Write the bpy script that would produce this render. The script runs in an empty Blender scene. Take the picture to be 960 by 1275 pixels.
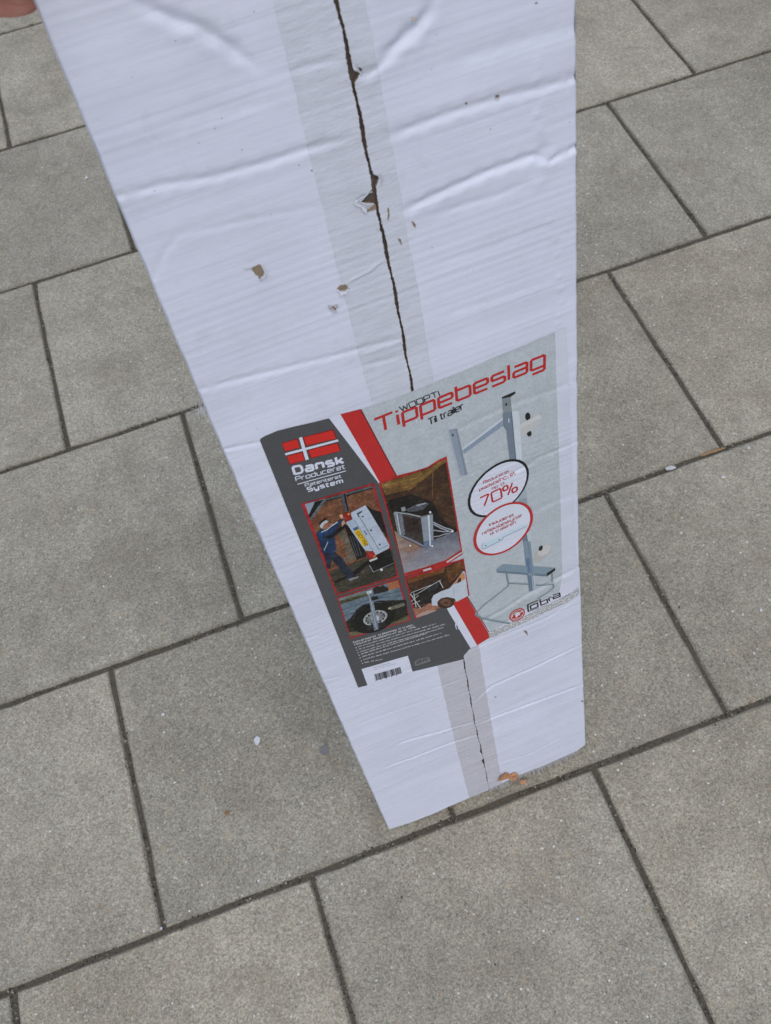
import bpy, math, random
import numpy as np
from mathutils import Matrix, Vector
from mathutils.geometry import tessellate_polygon

sc = bpy.context.scene
COL = sc.collection
rng = np.random.default_rng(7)
random.seed(7)

# ------------------------------------------------------------------ camera
CAM_R = np.array([0.984633, -0.153324, -0.083603])
CAM_U = np.array([0.174636, 0.864471, 0.471372])
CAM_F = np.array([0.0, 0.478729, -0.877963])
CAM_P = np.array([0.0, 0.0, 1.537562])
FPX = 1103.685
cam = bpy.data.cameras.new('camera')
cam.sensor_fit = 'VERTICAL'
cam.sensor_height = 7.97
cam.lens = 7.97 * FPX / 1275.0
cam.clip_start = 0.02
cam.clip_end = 1000
cam.dof.use_dof = True
cam.dof.focus_distance = 1.02
cam.dof.aperture_fstop = 2.6
camo = bpy.data.objects.new('camera', cam)
COL.objects.link(camo)
M = Matrix.Identity(4)
for i in range(3):
    M[i][0] = CAM_R[i]; M[i][1] = CAM_U[i]; M[i][2] = -CAM_F[i]; M[i][3] = CAM_P[i]
camo.matrix_world = M
sc.camera = camo

# ------------------------------------------------------------------ sky, sun, exposure (overcast day)
SUN_EL, SUN_AZ = math.radians(68), math.radians(176)      # azimuth clockwise from +Y
w = bpy.data.worlds.new('World'); sc.world = w; w.use_nodes = True
nt = w.node_tree
sky = nt.nodes.new('ShaderNodeTexSky'); sky.sky_type = 'NISHITA'; sky.sun_disc = False
sky.sun_elevation = SUN_EL; sky.sun_rotation = SUN_AZ
sky.air_density = 1.0; sky.dust_density = 2.4; sky.ozone_density = 1.0
bg = nt.nodes['Background']; bg.inputs['Strength'].default_value = 0.145
nt.links.new(sky.outputs[0], bg.inputs[0])
sun = bpy.data.lights.new('sun', 'SUN'); sun.energy = 0.85; sun.angle = math.radians(60)
sun.color = (1.0, 0.97, 0.94)
suno = bpy.data.objects.new('sun', sun); COL.objects.link(suno)
sd = Vector((math.sin(SUN_AZ) * math.cos(SUN_EL), math.cos(SUN_AZ) * math.cos(SUN_EL), math.sin(SUN_EL)))
suno.rotation_euler = sd.to_track_quat('Z', 'Y').to_euler()
suno.location = (0, 0, 6)
sc.view_settings.view_transform = 'Standard'; sc.view_settings.look = 'None'
sc.view_settings.gamma = 1; sc.view_settings.exposure = 0.15

# ------------------------------------------------------------------ helpers
def lin(c):
    c = np.asarray(c, float) / 255.0
    return np.where(c <= 0.04045, c / 12.92, ((c + 0.055) / 1.055) ** 2.4)
PAPER_PX = lin((186, 190, 207)); PAPER = np.array([0.655, 0.675, 0.745])
def ink(px):                       # printed colour as an albedo: read against the white card around it
    return np.clip(lin(px) / PAPER_PX * PAPER, 0.004, 0.86)

def link(o, parent=None):
    COL.objects.link(o)
    if parent is not None: o.parent = parent
    return o
def mesh(name, v, f, mats, parent=None, fm=None, smooth=False, ink_col=None, edges=()):
    me = bpy.data.meshes.new(name)
    me.from_pydata([tuple(map(float, p)) for p in v], list(edges), [tuple(map(int, q)) for q in f])
    for m in (mats if isinstance(mats, (list, tuple)) else [mats]): me.materials.append(m)
    if fm is not None: me.polygons.foreach_set('material_index', np.asarray(fm, dtype=np.int32))
    if smooth: me.polygons.foreach_set('use_smooth', np.ones(len(me.polygons), dtype=bool))
    if ink_col is not None:
        a = me.color_attributes.new('ink', 'FLOAT_COLOR', 'POINT')
        a.data.foreach_set('color', np.asarray(ink_col, dtype=np.float32).ravel())
    me.update()
    return link(bpy.data.objects.new(name, me), parent)
def tag(o, label=None, cat=None, group=None, kind=None):
    if label: o['label'] = label
    if cat: o['category'] = cat
    if group: o['group'] = group
    if kind: o['kind'] = kind
    return o
class NT:
    def __init__(s, name):
        s.m = bpy.data.materials.new(name); s.m.use_nodes = True
        s.t = s.m.node_tree; s.b = s.t.nodes['Principled BSDF']
    def n(s, typ, **kw):
        nd = s.t.nodes.new(typ)
        for k, v in kw.items():
            if k.startswith('i_'): nd.inputs[k[2:].replace('_', ' ')].default_value = v
            else: setattr(nd, k, v)
        return nd
    def l(s, a, b): s.t.links.new(a, b)
    def coord(s, kind='Object'): return s.n('ShaderNodeTexCoord').outputs[kind]
    def noise(s, vec, scale, detail=3, rough=0.55, stretch=None):
        if stretch:
            mp = s.n('ShaderNodeMapping'); mp.inputs['Scale'].default_value = stretch
            s.l(vec, mp.inputs['Vector']); vec = mp.outputs[0]
        nd = s.n('ShaderNodeTexNoise'); nd.inputs['Scale'].default_value = scale
        nd.inputs['Detail'].default_value = detail; nd.inputs['Roughness'].default_value = rough
        s.l(vec, nd.inputs['Vector']); return nd.outputs['Fac']
    def vor(s, vec, scale, feature='F1'):
        nd = s.n('ShaderNodeTexVoronoi', feature=feature); nd.inputs['Scale'].default_value = scale
        s.l(vec, nd.inputs['Vector']); return nd
    def ramp(s, fac, stops):
        r = s.n('ShaderNodeValToRGB'); e = r.color_ramp.elements
        while len(e) < len(stops): e.new(0.5)
        for q, (p, c) in zip(e, stops):
            q.position = p; q.color = (c, c, c, 1) if isinstance(c, (int, float)) else (*c, 1)
        s.l(fac, r.inputs[0]); return r.outputs[0]
    def math(s, op, a, b=None, clamp=False):
        nd = s.n('ShaderNodeMath', operation=op, use_clamp=clamp)
        for i, x in enumerate((a, b)):
            if x is None: continue
            if isinstance(x, (int, float)): nd.inputs[i].default_value = x
            else: s.l(x, nd.inputs[i])
        return nd.outputs[0]
    def mix(s, fac, a, b, mode='MIX'):
        nd = s.n('ShaderNodeMix', data_type='RGBA', blend_type=mode)
        for i, x in ((0, fac), (6, a), (7, b)):
            if isinstance(x, (int, float)): nd.inputs[i].default_value = x
            elif isinstance(x, (tuple, list, np.ndarray)): nd.inputs[i].default_value = (*[float(q) for q in x][:3], 1)
            else: s.l(x, nd.inputs[i])
        return nd.outputs[2]
    def bump(s, h, dist, strength=1.0, normal=None):
        nd = s.n('ShaderNodeBump'); nd.inputs['Distance'].default_value = dist
        nd.inputs['Strength'].default_value = strength; s.l(h, nd.inputs['Height'])
        if normal is not None: s.l(normal, nd.inputs['Normal'])
        return nd.outputs[0]
    def done(s, col=None, rough=None, normal=None, spec=None):
        for nm, x in (('Base Color', col), ('Roughness', rough), ('Specular IOR Level', spec)):
            if x is None: continue
            if isinstance(x, (int, float)): s.b.inputs[nm].default_value = x
            elif isinstance(x, (tuple, list, np.ndarray)): s.b.inputs[nm].default_value = (*[float(q) for q in x][:3], 1)
            else: s.l(x, s.b.inputs[nm])
        if normal is not None: s.l(normal, s.b.inputs['Normal'])
        return s.m

# ------------------------------------------------------------------ materials
def flute_bump(n, co):                       # the faint flutes and paper grain of corrugated card
    fl = n.noise(co, 1.0, 2, 0.5, stretch=(6, 190, 6))
    fl2 = n.noise(co, 1.0, 1, 0.5, stretch=(4, 55, 4))
    g = n.noise(co, 1500, 2, 0.6)
    b = n.bump(fl2, 0.0014, 0.7)
    b = n.bump(fl, 0.0006, 0.7, b)
    return n.bump(g, 0.00006, 0.7, b)
def mat_card():
    n = NT('white_card'); co = n.coord()
    big = n.ramp(n.noise(co, 9, 4, 0.6), [(0.35, 0.93), (0.65, 1.0)])
    streak = n.ramp(n.noise(co, 1.0, 4, 0.65, stretch=(60, 420, 30)), [(0.3, 0.965), (0.55, 1.0)])
    col = n.mix(1.0, PAPER * 1.03, big, 'MULTIPLY')
    col = n.mix(1.0, col, streak, 'MULTIPLY')
    # scuffs: short grey rub marks, and tiny dark specks
    sc1 = n.ramp(n.noise(co, 1.0, 5, 0.75, stretch=(150, 330, 60)), [(0.66, 0.0), (0.74, 1.0)])
    gate = n.ramp(n.noise(co, 14, 2, 0.5), [(0.52, 0.0), (0.66, 1.0)])
    col = n.mix(n.math('MULTIPLY', n.math('MULTIPLY', sc1, gate), 0.35), col, (0.30, 0.29, 0.28))
    grub = n.ramp(n.noise(co, 22, 6, 0.75), [(0.56, 0.0), (0.74, 0.35)])
    col = n.mix(grub, col, (0.50, 0.49, 0.47))
    v = n.vor(co, 150)
    spot = n.ramp(v.outputs['Distance'], [(0.05, 1.0), (0.11, 0.0)])
    sel = n.n('ShaderNodeSeparateColor'); n.l(v.outputs['Color'], sel.inputs[0])
    pick = n.ramp(sel.outputs[0], [(0.93, 0.0), (0.94, 1.0)])
    col = n.mix(n.math('MULTIPLY', n.math('MULTIPLY', spot, pick), 0.6), col, (0.16, 0.14, 0.12))
    return n.done(col, 0.62, flute_bump(n, co), 0.35)
def mat_tape(name, px):
    n = NT(name); co = n.coord()
    c = ink(px)
    bl = n.ramp(n.noise(co, 45, 4, 0.65), [(0.3, 0.95), (0.7, 1.03)])
    col = n.mix(1.0, c, bl, 'MULTIPLY')
    scr = n.ramp(n.noise(co, 1.0, 5, 0.75, stretch=(420, 150, 60)), [(0.68, 0.0), (0.74, 1.0)])
    col = n.mix(n.math('MULTIPLY', scr, 0.25), col, (0.32, 0.30, 0.28))
    wr = n.noise(co, 1.0, 4, 0.6, stretch=(40, 120, 20))
    return n.done(col, n.ramp(n.noise(co, 60, 3, 0.6), [(0.3, 0.14), (0.7, 0.30)]), n.bump(wr, 0.0012, 0.8, flute_bump(n, co)), 0.55)
def mat_brown():
    n = NT('brown_board'); co = n.coord()
    f = n.noise(co, 900, 4, 0.6)
    col = n.mix(f, (0.10, 0.066, 0.042), (0.30, 0.215, 0.14))
    return n.done(col, 0.85, n.bump(f, 0.0004, 0.8), 0.2)
def mat_torn(name, a, b):
    n = NT(name); co = n.coord()
    f = n.noise(co, 1100, 4, 0.7)
    return n.done(n.mix(f, a, b), 0.85, n.bump(f, 0.0005, 0.9), 0.2)
def mat_ink():
    n = NT('printed_ink'); co = n.coord()
    at = n.n('ShaderNodeAttribute', attribute_name='ink')
    m1 = n.noise(co, 420, 4, 0.65); m2 = n.noise(co, 90, 3, 0.6)
    s = n.math('ADD', n.math('MULTIPLY', m1, 1.25), n.math('MULTIPLY', m2, 0.75))
    s = n.math('SUBTRACT', s, 1.0)
    k = n.math('ADD', n.math('MULTIPLY', s, n.math('MULTIPLY', at.outputs['Alpha'], 3.2)), 1.0)
    k = n.math('MAXIMUM', k, 0.15)
    cmb = n.n('ShaderNodeCombineXYZ')
    for i in range(3): n.l(k, cmb.inputs[i])
    col = n.mix(1.0, at.outputs['Color'], cmb.outputs[0], 'MULTIPLY')
    wear = n.ramp(n.noise(co, 260, 5, 0.8), [(0.70, 0.0), (0.76, 0.35)])
    col = n.mix(wear, col, (0.62, 0.62, 0.62))
    fl2 = n.noise(co, 1.0, 1, 0.5, stretch=(6, 60, 6))
    b = n.bump(fl2, 0.0006, 0.35)
    b = n.bump(n.noise(co, 300, 2, 0.5), 0.00008, 0.5, b)
    return n.done(col, 0.42, b, 0.4)
def mat_clear():
    n = NT('clear_film'); co = n.coord()
    v = n.vor(co, 330)
    f = n.ramp(v.outputs['Distance'], [(0.2, 1.0), (0.55, 0.0)])
    f2 = n.noise(co, 180, 3, 0.6)
    col = n.mix(n.math('MULTIPLY', f, n.ramp(f2, [(0.3, 0.45), (0.5, 1.0)])), ink((150, 152, 158)), ink((208, 208, 212)))
    return n.done(col, 0.25, n.bump(f, 0.0008, 0.9), 0.5)
def mat_concrete():
    n = NT('slab_concrete')
    off = n.n('ShaderNodeVectorMath', operation='ADD'); off.inputs[1].default_value = (13.713, 7.377, 3.191)
    n.l(n.n('ShaderNodeNewGeometry').outputs['Position'], off.inputs[0]); pos = off.outputs[0]
    oi = n.n('ShaderNodeObjectInfo')
    gen = n.coord('Generated')
    big = n.noise(pos, 2.6, 5, 0.62); mid = n.noise(pos, 16, 5, 0.65); fine = n.noise(pos, 250, 5, 0.8)
    grain = n.vor(pos, 430); gs = n.n('ShaderNodeSeparateColor'); n.l(grain.outputs['Color'], gs.inputs[0])
    base = n.mix(n.ramp(big, [(0.32, 0.0), (0.68, 1.0)]), (0.292, 0.264, 0.194), (0.368, 0.336, 0.254))
    k = n.math('ADD', n.math('MULTIPLY', mid, 0.6), 0.70)
    k = n.math('MULTIPLY', k, n.math('ADD', n.math('MULTIPLY', fine, 1.5), 0.25))
    k = n.math('MULTIPLY', k, n.math('ADD', n.math('MULTIPLY', gs.outputs[0], 0.60), 0.70))
    k = n.math('MULTIPLY', k, n.math('ADD', n.math('MULTIPLY', oi.outputs['Random'], 0.16), 0.92))
    cmb = n.n('ShaderNodeCombineXYZ')
    for i in range(3): n.l(k, cmb.inputs[i])
    col = n.mix(1.0, base, cmb.outputs[0], 'MULTIPLY')
    # each slab its own cast; damp and worn blotches
    rr = n.math('FRACT', n.math('MULTIPLY', oi.outputs['Random'], 7.31))
    col = n.mix(n.math('MULTIPLY', rr, 0.5), col, n.mix(1.0, col, (0.95, 1.0, 1.10), 'MULTIPLY'))
    damp = n.ramp(n.noise(pos, 4.2, 6, 0.7), [(0.36, 0.88), (0.50, 1.0), (0.68, 1.05)])
    col = n.mix(1.0, col, damp, 'MULTIPLY')
    # brownish grime patches
    gr = n.ramp(n.noise(pos, 6.5, 6, 0.7), [(0.52, 0.0), (0.72, 0.45)])
    col = n.mix(gr, col, (0.200, 0.168, 0.115))
    # aggregate: pale, tawny and dark stones showing in the worn face
    for scale, lo, r0, r1, c, amt in ((130, 0.925, 0.12, 0.32, (0.62, 0.59, 0.50), 0.75), (110, 0.955, 0.10, 0.25, (0.78, 0.77, 0.73), 0.9),
                                 (120, 0.94, 0.12, 0.32, (0.50, 0.31, 0.17), 0.7), (150, 0.90, 0.12, 0.36, (0.10, 0.095, 0.085), 0.75),
                                 (50, 0.90, 0.10, 0.35, (0.42, 0.34, 0.22), 0.5), (240, 0.86, 0.1, 0.4, (0.60, 0.57, 0.50), 0.55)):
        v = n.vor(pos, scale)
        s2 = n.n('ShaderNodeSeparateColor'); n.l(v.outputs['Color'], s2.inputs[0])
        pick = n.ramp(s2.outputs[1], [(lo, 0.0), (lo + 0.01, 1.0)])
        sp = n.ramp(v.outputs['Distance'], [(r0, 1.0), (r1, 0.0)])
        col = n.mix(n.math('MULTIPLY', n.math('MULTIPLY', sp, pick), amt), col, c)
    # grime working in from the joints
    sx = n.n('ShaderNodeSeparateXYZ'); n.l(gen, sx.inputs[0])
    ex = n.math('SUBTRACT', 0.5, n.math('ABSOLUTE', n.math('SUBTRACT', sx.outputs[0], 0.5)))
    ey = n.math('SUBTRACT', 0.5, n.math('ABSOLUTE', n.math('SUBTRACT', sx.outputs[1], 0.5)))
    e = n.math('ADD', n.math('MINIMUM', ex, ey), n.math('MULTIPLY', n.math('SUBTRACT', mid, 0.5), 0.03))
    eg = n.ramp(e, [(0.0, 0.5), (0.014, 0.0)])
    col = n.mix(eg, col, (0.13, 0.115, 0.085))
    b = n.bump(n.noise(pos, 45, 4, 0.6), 0.0016, 0.35)
    b = n.bump(fine, 0.0011, 0.6, b)
    b = n.bump(gs.outputs[1], 0.0005, 0.45, b)
    return n.done(col, 0.86, b, 0.3)
def mat_dirt():
    n = NT('joint_dirt'); pos = n.n('ShaderNodeNewGeometry').outputs['Position']
    f = n.noise(pos, 320, 5, 0.7); g = n.noise(pos, 30, 4, 0.65)
    col = n.mix(f, (0.03, 0.027, 0.02), (0.215, 0.19, 0.145))
    col = n.mix(n.ramp(g, [(0.5, 0.0), (0.7, 0.5)]), col, (0.13, 0.115, 0.065))
    return n.done(col, 0.95, n.bump(f, 0.004, 1.0), 0.15)
def mat_attr(name, rough=0.8):
    n = NT(name)
    at = n.n('ShaderNodeAttribute', attribute_name='ink')
    f = n.noise(n.n('ShaderNodeNewGeometry').outputs['Position'], 900, 3, 0.6)
    col = n.mix(1.0, at.outputs['Color'], n.ramp(f, [(0.3, 0.8), (0.7, 1.1)]), 'MULTIPLY')
    return n.done(col, rough, None, 0.3)
def mat_skin():
    n = NT('skin'); co = n.coord()
    a = n.noise(co, 60, 4, 0.6); b = n.noise(co, 700, 3, 0.6)
    col = n.mix(n.ramp(a, [(0.3, 0.0), (0.7, 1.0)]), (0.66, 0.25, 0.19), (0.78, 0.36, 0.28))
    n.b.inputs['Subsurface Weight'].default_value = 0.145
    n.b.inputs['Subsurface Radius'].default_value = (0.006, 0.002, 0.001)
    return n.done(col, 0.5, n.bump(b, 0.0005, 0.6), 0.35)
def mat_nail():
    n = NT('fingernail'); co = n.coord()
    return n.done(n.mix(n.noise(co, 200), (0.55, 0.32, 0.27), (0.62, 0.40, 0.34)), 0.3)
M_CARD, M_BROWN, M_INK, M_CLEAR = mat_card(), mat_brown(), mat_ink(), mat_clear()
M_TAPE_U, M_TAPE_L = mat_tape('clear_tape', (178, 182, 196)), mat_tape('clear_tape_worn', (170, 170, 182))
M_TORN = mat_torn('torn_brown', (0.12, 0.085, 0.05), (0.42, 0.33, 0.23))
M_FRAY = mat_torn('torn_white', (0.46, 0.46, 0.48), (0.74, 0.75, 0.79))
M_FRAYG = mat_torn('soaked_paper', (0.13, 0.12, 0.105), (0.46, 0.44, 0.40))
M_SLAB, M_DIRT, M_GRIT, M_SKIN, M_NAIL = mat_concrete(), mat_dirt(), mat_attr('grit'), mat_skin(), mat_nail()

# ------------------------------------------------------------------ the pavement
TH = 0.1831823
EX = np.array([math.cos(TH), math.sin(TH), 0]); EY = np.array([-math.sin(TH), math.cos(TH), 0])
ROWS = {0: 2.765425, 1: 2.247708, 2: 1.733955, 3: 1.221837, 4: 0.707712, 5: 0.236649}
for k in range(1, 6): ROWS[-k] = ROWS[0] + 0.515 * k; ROWS[5 + k] = ROWS[5] - 0.5 * k
X0 = {0: -0.916863, 1: -0.678162, 2: -0.42812, 3: -0.175477, 4: -0.433029, 5: -0.182779}
ground = mesh('ground', [(-300, -300, -0.0050), (300, -300, -0.0050), (300, 300, -0.0050), (-300, 300, -0.0050)], [(0, 1, 2, 3)], M_DIRT)
tag(ground, kind='structure')
pave = bpy.data.objects.new('pavement', None); link(pave); tag(pave, kind='structure')
def slab_mesh(h, seed):
    r = np.random.default_rng(seed)
    hw, hh, n = 0.5 / 2 - 0.0034, h / 2 - 0.0034, 11
    per = []
    for (ax, ay), (bx, by) in (((-1, -1), (1, -1)), ((1, -1), (1, 1)), ((1, 1), (-1, 1)), ((-1, 1), (-1, -1))):
        for i in range(n):
            t = i / n
            per.append((ax + (bx - ax) * t, ay + (by - ay) * t))
    per = np.array(per)
    jit = r.normal(0, 0.0007, (len(per), 2)) - per * np.abs(r.normal(0, 0.0007, (len(per), 1)))
    out = per * (hw, hh) + jit
    c = np.abs(per).min(axis=1) > 0.99
    out[c] *= 1 - 0.008 * r.random((c.sum(), 1)) ** 2
    inset = 0.0026 + np.abs(r.normal(0, 0.0011, (len(per), 1)))
    sgn = np.where(np.abs(per) > 0.99, np.sign(per), 0)
    top = out - sgn * inset
    N = len(per)
    v = [(x, y, -0.05) for x, y in out] + [(x, y, -0.0035) for x, y in out] + [(x, y, 0.0) for x, y in top]
    f = []
    for k in (0, 1):
        for i in range(N):
            j = (i + 1) % N
            f.append((k * N + i, k * N + j, (k + 1) * N + j, (k + 1) * N + i))
    f.append(tuple(range(2 * N, 3 * N)))
    o = mesh('paving_slab', v, f, M_SLAB, pave)
    return o
joint_lines = []
protos = {}
for s in range(-5, 10):
    y1, y0 = ROWS[s], ROWS[s + 1]
    h = y1 - y0
    x0 = X0.get(s, 0.07 if s % 2 == 0 else 0.32)
    kk0 = math.ceil((-3.4 - x0) / 0.5)
    joint_lines.append(((-1.6, y0), (2.2, y0)))
    for k in range(kk0, kk0 + 14):
        xl = x0 + 0.5 * k
        joint_lines.append(((xl, y0), (xl, y1)))
        key = (round(h, 3), random.randrange(6))
        if key not in protos: o = protos[key] = slab_mesh(h, len(protos) + 3)
        else:
            o = protos[key].copy(); COL.objects.link(o)
        p = EX * (xl + 0.25) + EY * (y0 + y1) / 2
        o.location = (p[0], p[1], random.uniform(-0.0024, 0.0))
        o.rotation_euler = (random.gauss(0, 0.0012), random.gauss(0, 0.0012), TH + random.gauss(0, 0.0012))
# paving farther off, past the slabs one can tell apart: one field of the same slabs
FV, FF = [], []
for s in range(-22, 24):
    y1 = ROWS[s] if s in ROWS else (ROWS[-5] + .515 * (-5 - s) if s < 0 else ROWS[10] - .5 * (s - 10))
    y0 = ROWS[s + 1] if s + 1 in ROWS else (ROWS[-5] + .515 * (-6 - s) if s < 0 else ROWS[10] - .5 * (s - 9))
    x0 = X0.get(s, 0.07 if s % 2 == 0 else 0.32)
    kk0 = math.ceil((-3.4 - x0) / 0.5)
    for k in range(kk0 - 14, kk0 + 28):
        if -5 <= s < 10 and kk0 <= k < kk0 + 14: continue
        xl = x0 + .5 * k; n = len(FV); zz = random.uniform(-.0024, 0)
        for z, i in ((-.04, .0036), (zz - .003, .0036), (zz, .0064)):
            for (x, y) in ((xl + i, y0 + i), (xl + .5 - i, y0 + i), (xl + .5 - i, y1 - i), (xl + i, y1 - i)):
                q = EX * x + EY * y; FV.append((q[0], q[1], z))
        FF.append((n + 8, n + 9, n + 10, n + 11))
        for r in (0, 4):
            for i in range(4): FF.append((n + r + i, n + r + (i + 1) % 4, n + r + 4 + (i + 1) % 4, n + r + 4 + i))
tag(mesh('far_paving', FV, FF, M_SLAB, pave), kind='stuff')
# grit: loose grains in the joints and on the slabs
def grains(items, name):
    V, F, C = [], [], []
    base = np.array([(1, 0, 0), (-1, 0, 0), (0, 1, 0), (0, -1, 0), (0, 0, 1), (0, 0, -1)], float)
    tri = [(0, 2, 4), (2, 1, 4), (1, 3, 4), (3, 0, 4), (2, 0, 5), (1, 2, 5), (3, 1, 5), (0, 3, 5)]
    for (p, r, c) in items:
        b = base * (r * rng.uniform(0.6, 1.3, 3)) * (1, 1, 0.6)
        a = rng.uniform(0, 6.28); R = np.array([[math.cos(a), -math.sin(a), 0], [math.sin(a), math.cos(a), 0], [0, 0, 1]])
        b = b @ R.T + rng.normal(0, r * 0.15, (6, 3)) + p
        k = len(V); V += list(b); F += [tuple(k + i for i in t) for t in tri]; C += [(*c, 1)] * 6
    return mesh(name, V, F, M_GRIT, None, ink_col=C)
items = []
PAL = [(0.05, 0.045, 0.035), (0.09, 0.08, 0.06), (0.17, 0.15, 0.11), (0.27, 0.24, 0.19), (0.12, 0.11, 0.06), (0.38, 0.34, 0.28)]
for (a, b) in joint_lines:
    a, b = np.array(a), np.array(b); L = np.linalg.norm(b - a); t = (b - a) / L; nn = np.array([-t[1], t[0]])
    mid = (a + b) / 2; mp = EX * mid[0] + EY * mid[1]
    if abs(mp[0]) > 2.2 or mp[1] > 3.2 or mp[1] < -0.6: continue
    for i in range(int(L * 700)):
        q = a + t * rng.uniform(0, L) + nn * rng.normal(0, 0.0036)
        p = EX * q[0] + EY * q[1]
        if abs(p[0]) > 1.5: continue
        if math.sin(q[0] * 31) * math.sin(q[1] * 27 + q[0] * 9) + rng.uniform(-.9, .9) < -.25: continue
        r = rng.uniform(0.0006, 0.0021) * (1.6 if rng.random() < .06 else 1)
        items.append((np.array((p[0], p[1], -0.0042 + rng.uniform(0, 0.0032))), r, PAL[rng.choice(6, p=[.3, .28, .18, .1, .08, .06])]))
tag(grains(items, 'joint_grit'), kind='stuff')
items = []
for i in range(900):
    p = np.array((rng.uniform(-1.3, 1.5), rng.uniform(-0.2, 2.9), 0.0003))
    c = [(0.60, 0.58, 0.54), (0.40, 0.37, 0.30), (0.40, 0.22, 0.10), (0.05, 0.045, 0.035), (0.72, 0.72, 0.72)][rng.choice(5, p=[.2, .3, .16, .28, .06])]
    items.append((p, rng.uniform(0.0005, 0.0013) * (1.8 if rng.random() < 0.04 else 1), c))
tag(grains(items, 'loose_grit'), kind='stuff')

# ------------------------------------------------------------------ the box: face coordinates (u across, v up, w out of the front), metres
BA = np.array([-0.083517, 0.240003, 0.036133])
BB = np.array([0.974711, 0.223471, 0.0]); BUP = np.array([-0.055578, 0.242412, 0.968580]); BN = np.array([0.216450, -0.944085, 0.248702])
BW, BTOP, BDEP = 0.3515, 1.32, 0.144
def uv(pts):                       # a point read off the photograph -> where it lies on the flat front of the box
    q = np.atleast_2d(np.asarray(pts, float))
    d = ((q[:, 0] - 480) / FPX)[:, None] * CAM_R - ((q[:, 1] - 637.5) / FPX)[:, None] * CAM_U + CAM_F
    t = ((BA - CAM_P) @ BN) / (d @ BN)
    P = CAM_P + d * t[:, None] - BA
    return np.stack([P @ BB, P @ BUP], 1)
def gnd(x, y, z=0.0):              # the same for the pavement
    d = ((x - 480) / FPX) * CAM_R - ((y - 637.5) / FPX) * CAM_U + CAM_F
    return CAM_P + d * ((z - CAM_P[2]) / d[2])
def crop(x0, y0, s):
    return lambda pts: uv(np.atleast_2d(np.asarray(pts, float)) / s + (x0, y0))
def fn(px, axis=0):                # a curve u(v) (or v(u)) through points of the photograph
    q = uv(px); i = np.argsort(q[:, 1 - axis]); q = q[i]
    return lambda t: np.interp(t, q[:, 1 - axis], q[:, axis])
_uLp = uv([(45, 0), (70, 70), (85, 100), (104, 150), (141, 240), (190, 349), (241, 470), (280.5, 560), (316, 650), (346, 720), (360, 752), (430, 908), (485, 1034)])
_uLc = np.polyfit(_uLp[:, 1], _uLp[:, 0], 3)
uL_ = lambda v: np.polyval(_uLc, v)
uR_ = fn([(717, 0), (718, 138), (718.3, 347), (719, 480), (719.8, 610), (721, 700), (723.5, 745), (726, 830), (729, 928)])
def uL(v): return uL_(v) + 0.00015 * np.sin(v * 61) + 0.00015 * np.sin(v * 143 + 1)
def uR(v): return uR_(v) + 0.00015 * np.sin(v * 53 + 2) + 0.00015 * np.sin(v * 171)
vB_ = fn([(485, 1034), (513, 1024.5), (540, 1014), (557, 1006), (609, 984), (644, 967), (675, 955.5), (719, 936), (729, 928.5)], 1)
seam_ = fn([(418.8, 0), (427, 35.3), (430.6, 56.5), (435.3, 82), (440, 103.5), (447, 141), (455.3, 183.5), (463.5, 226), (468.2, 249.4), (474, 280), (484.2, 326.7),
            (495.8, 385), (506, 443.3), (514.2, 488.5), (545, 650), (576, 815.6), (584.2, 861.7), (591.3, 900.6), (600, 936), (609, 984)])
def vpx(x, y): return uv([(x, y)])[0]
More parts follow.
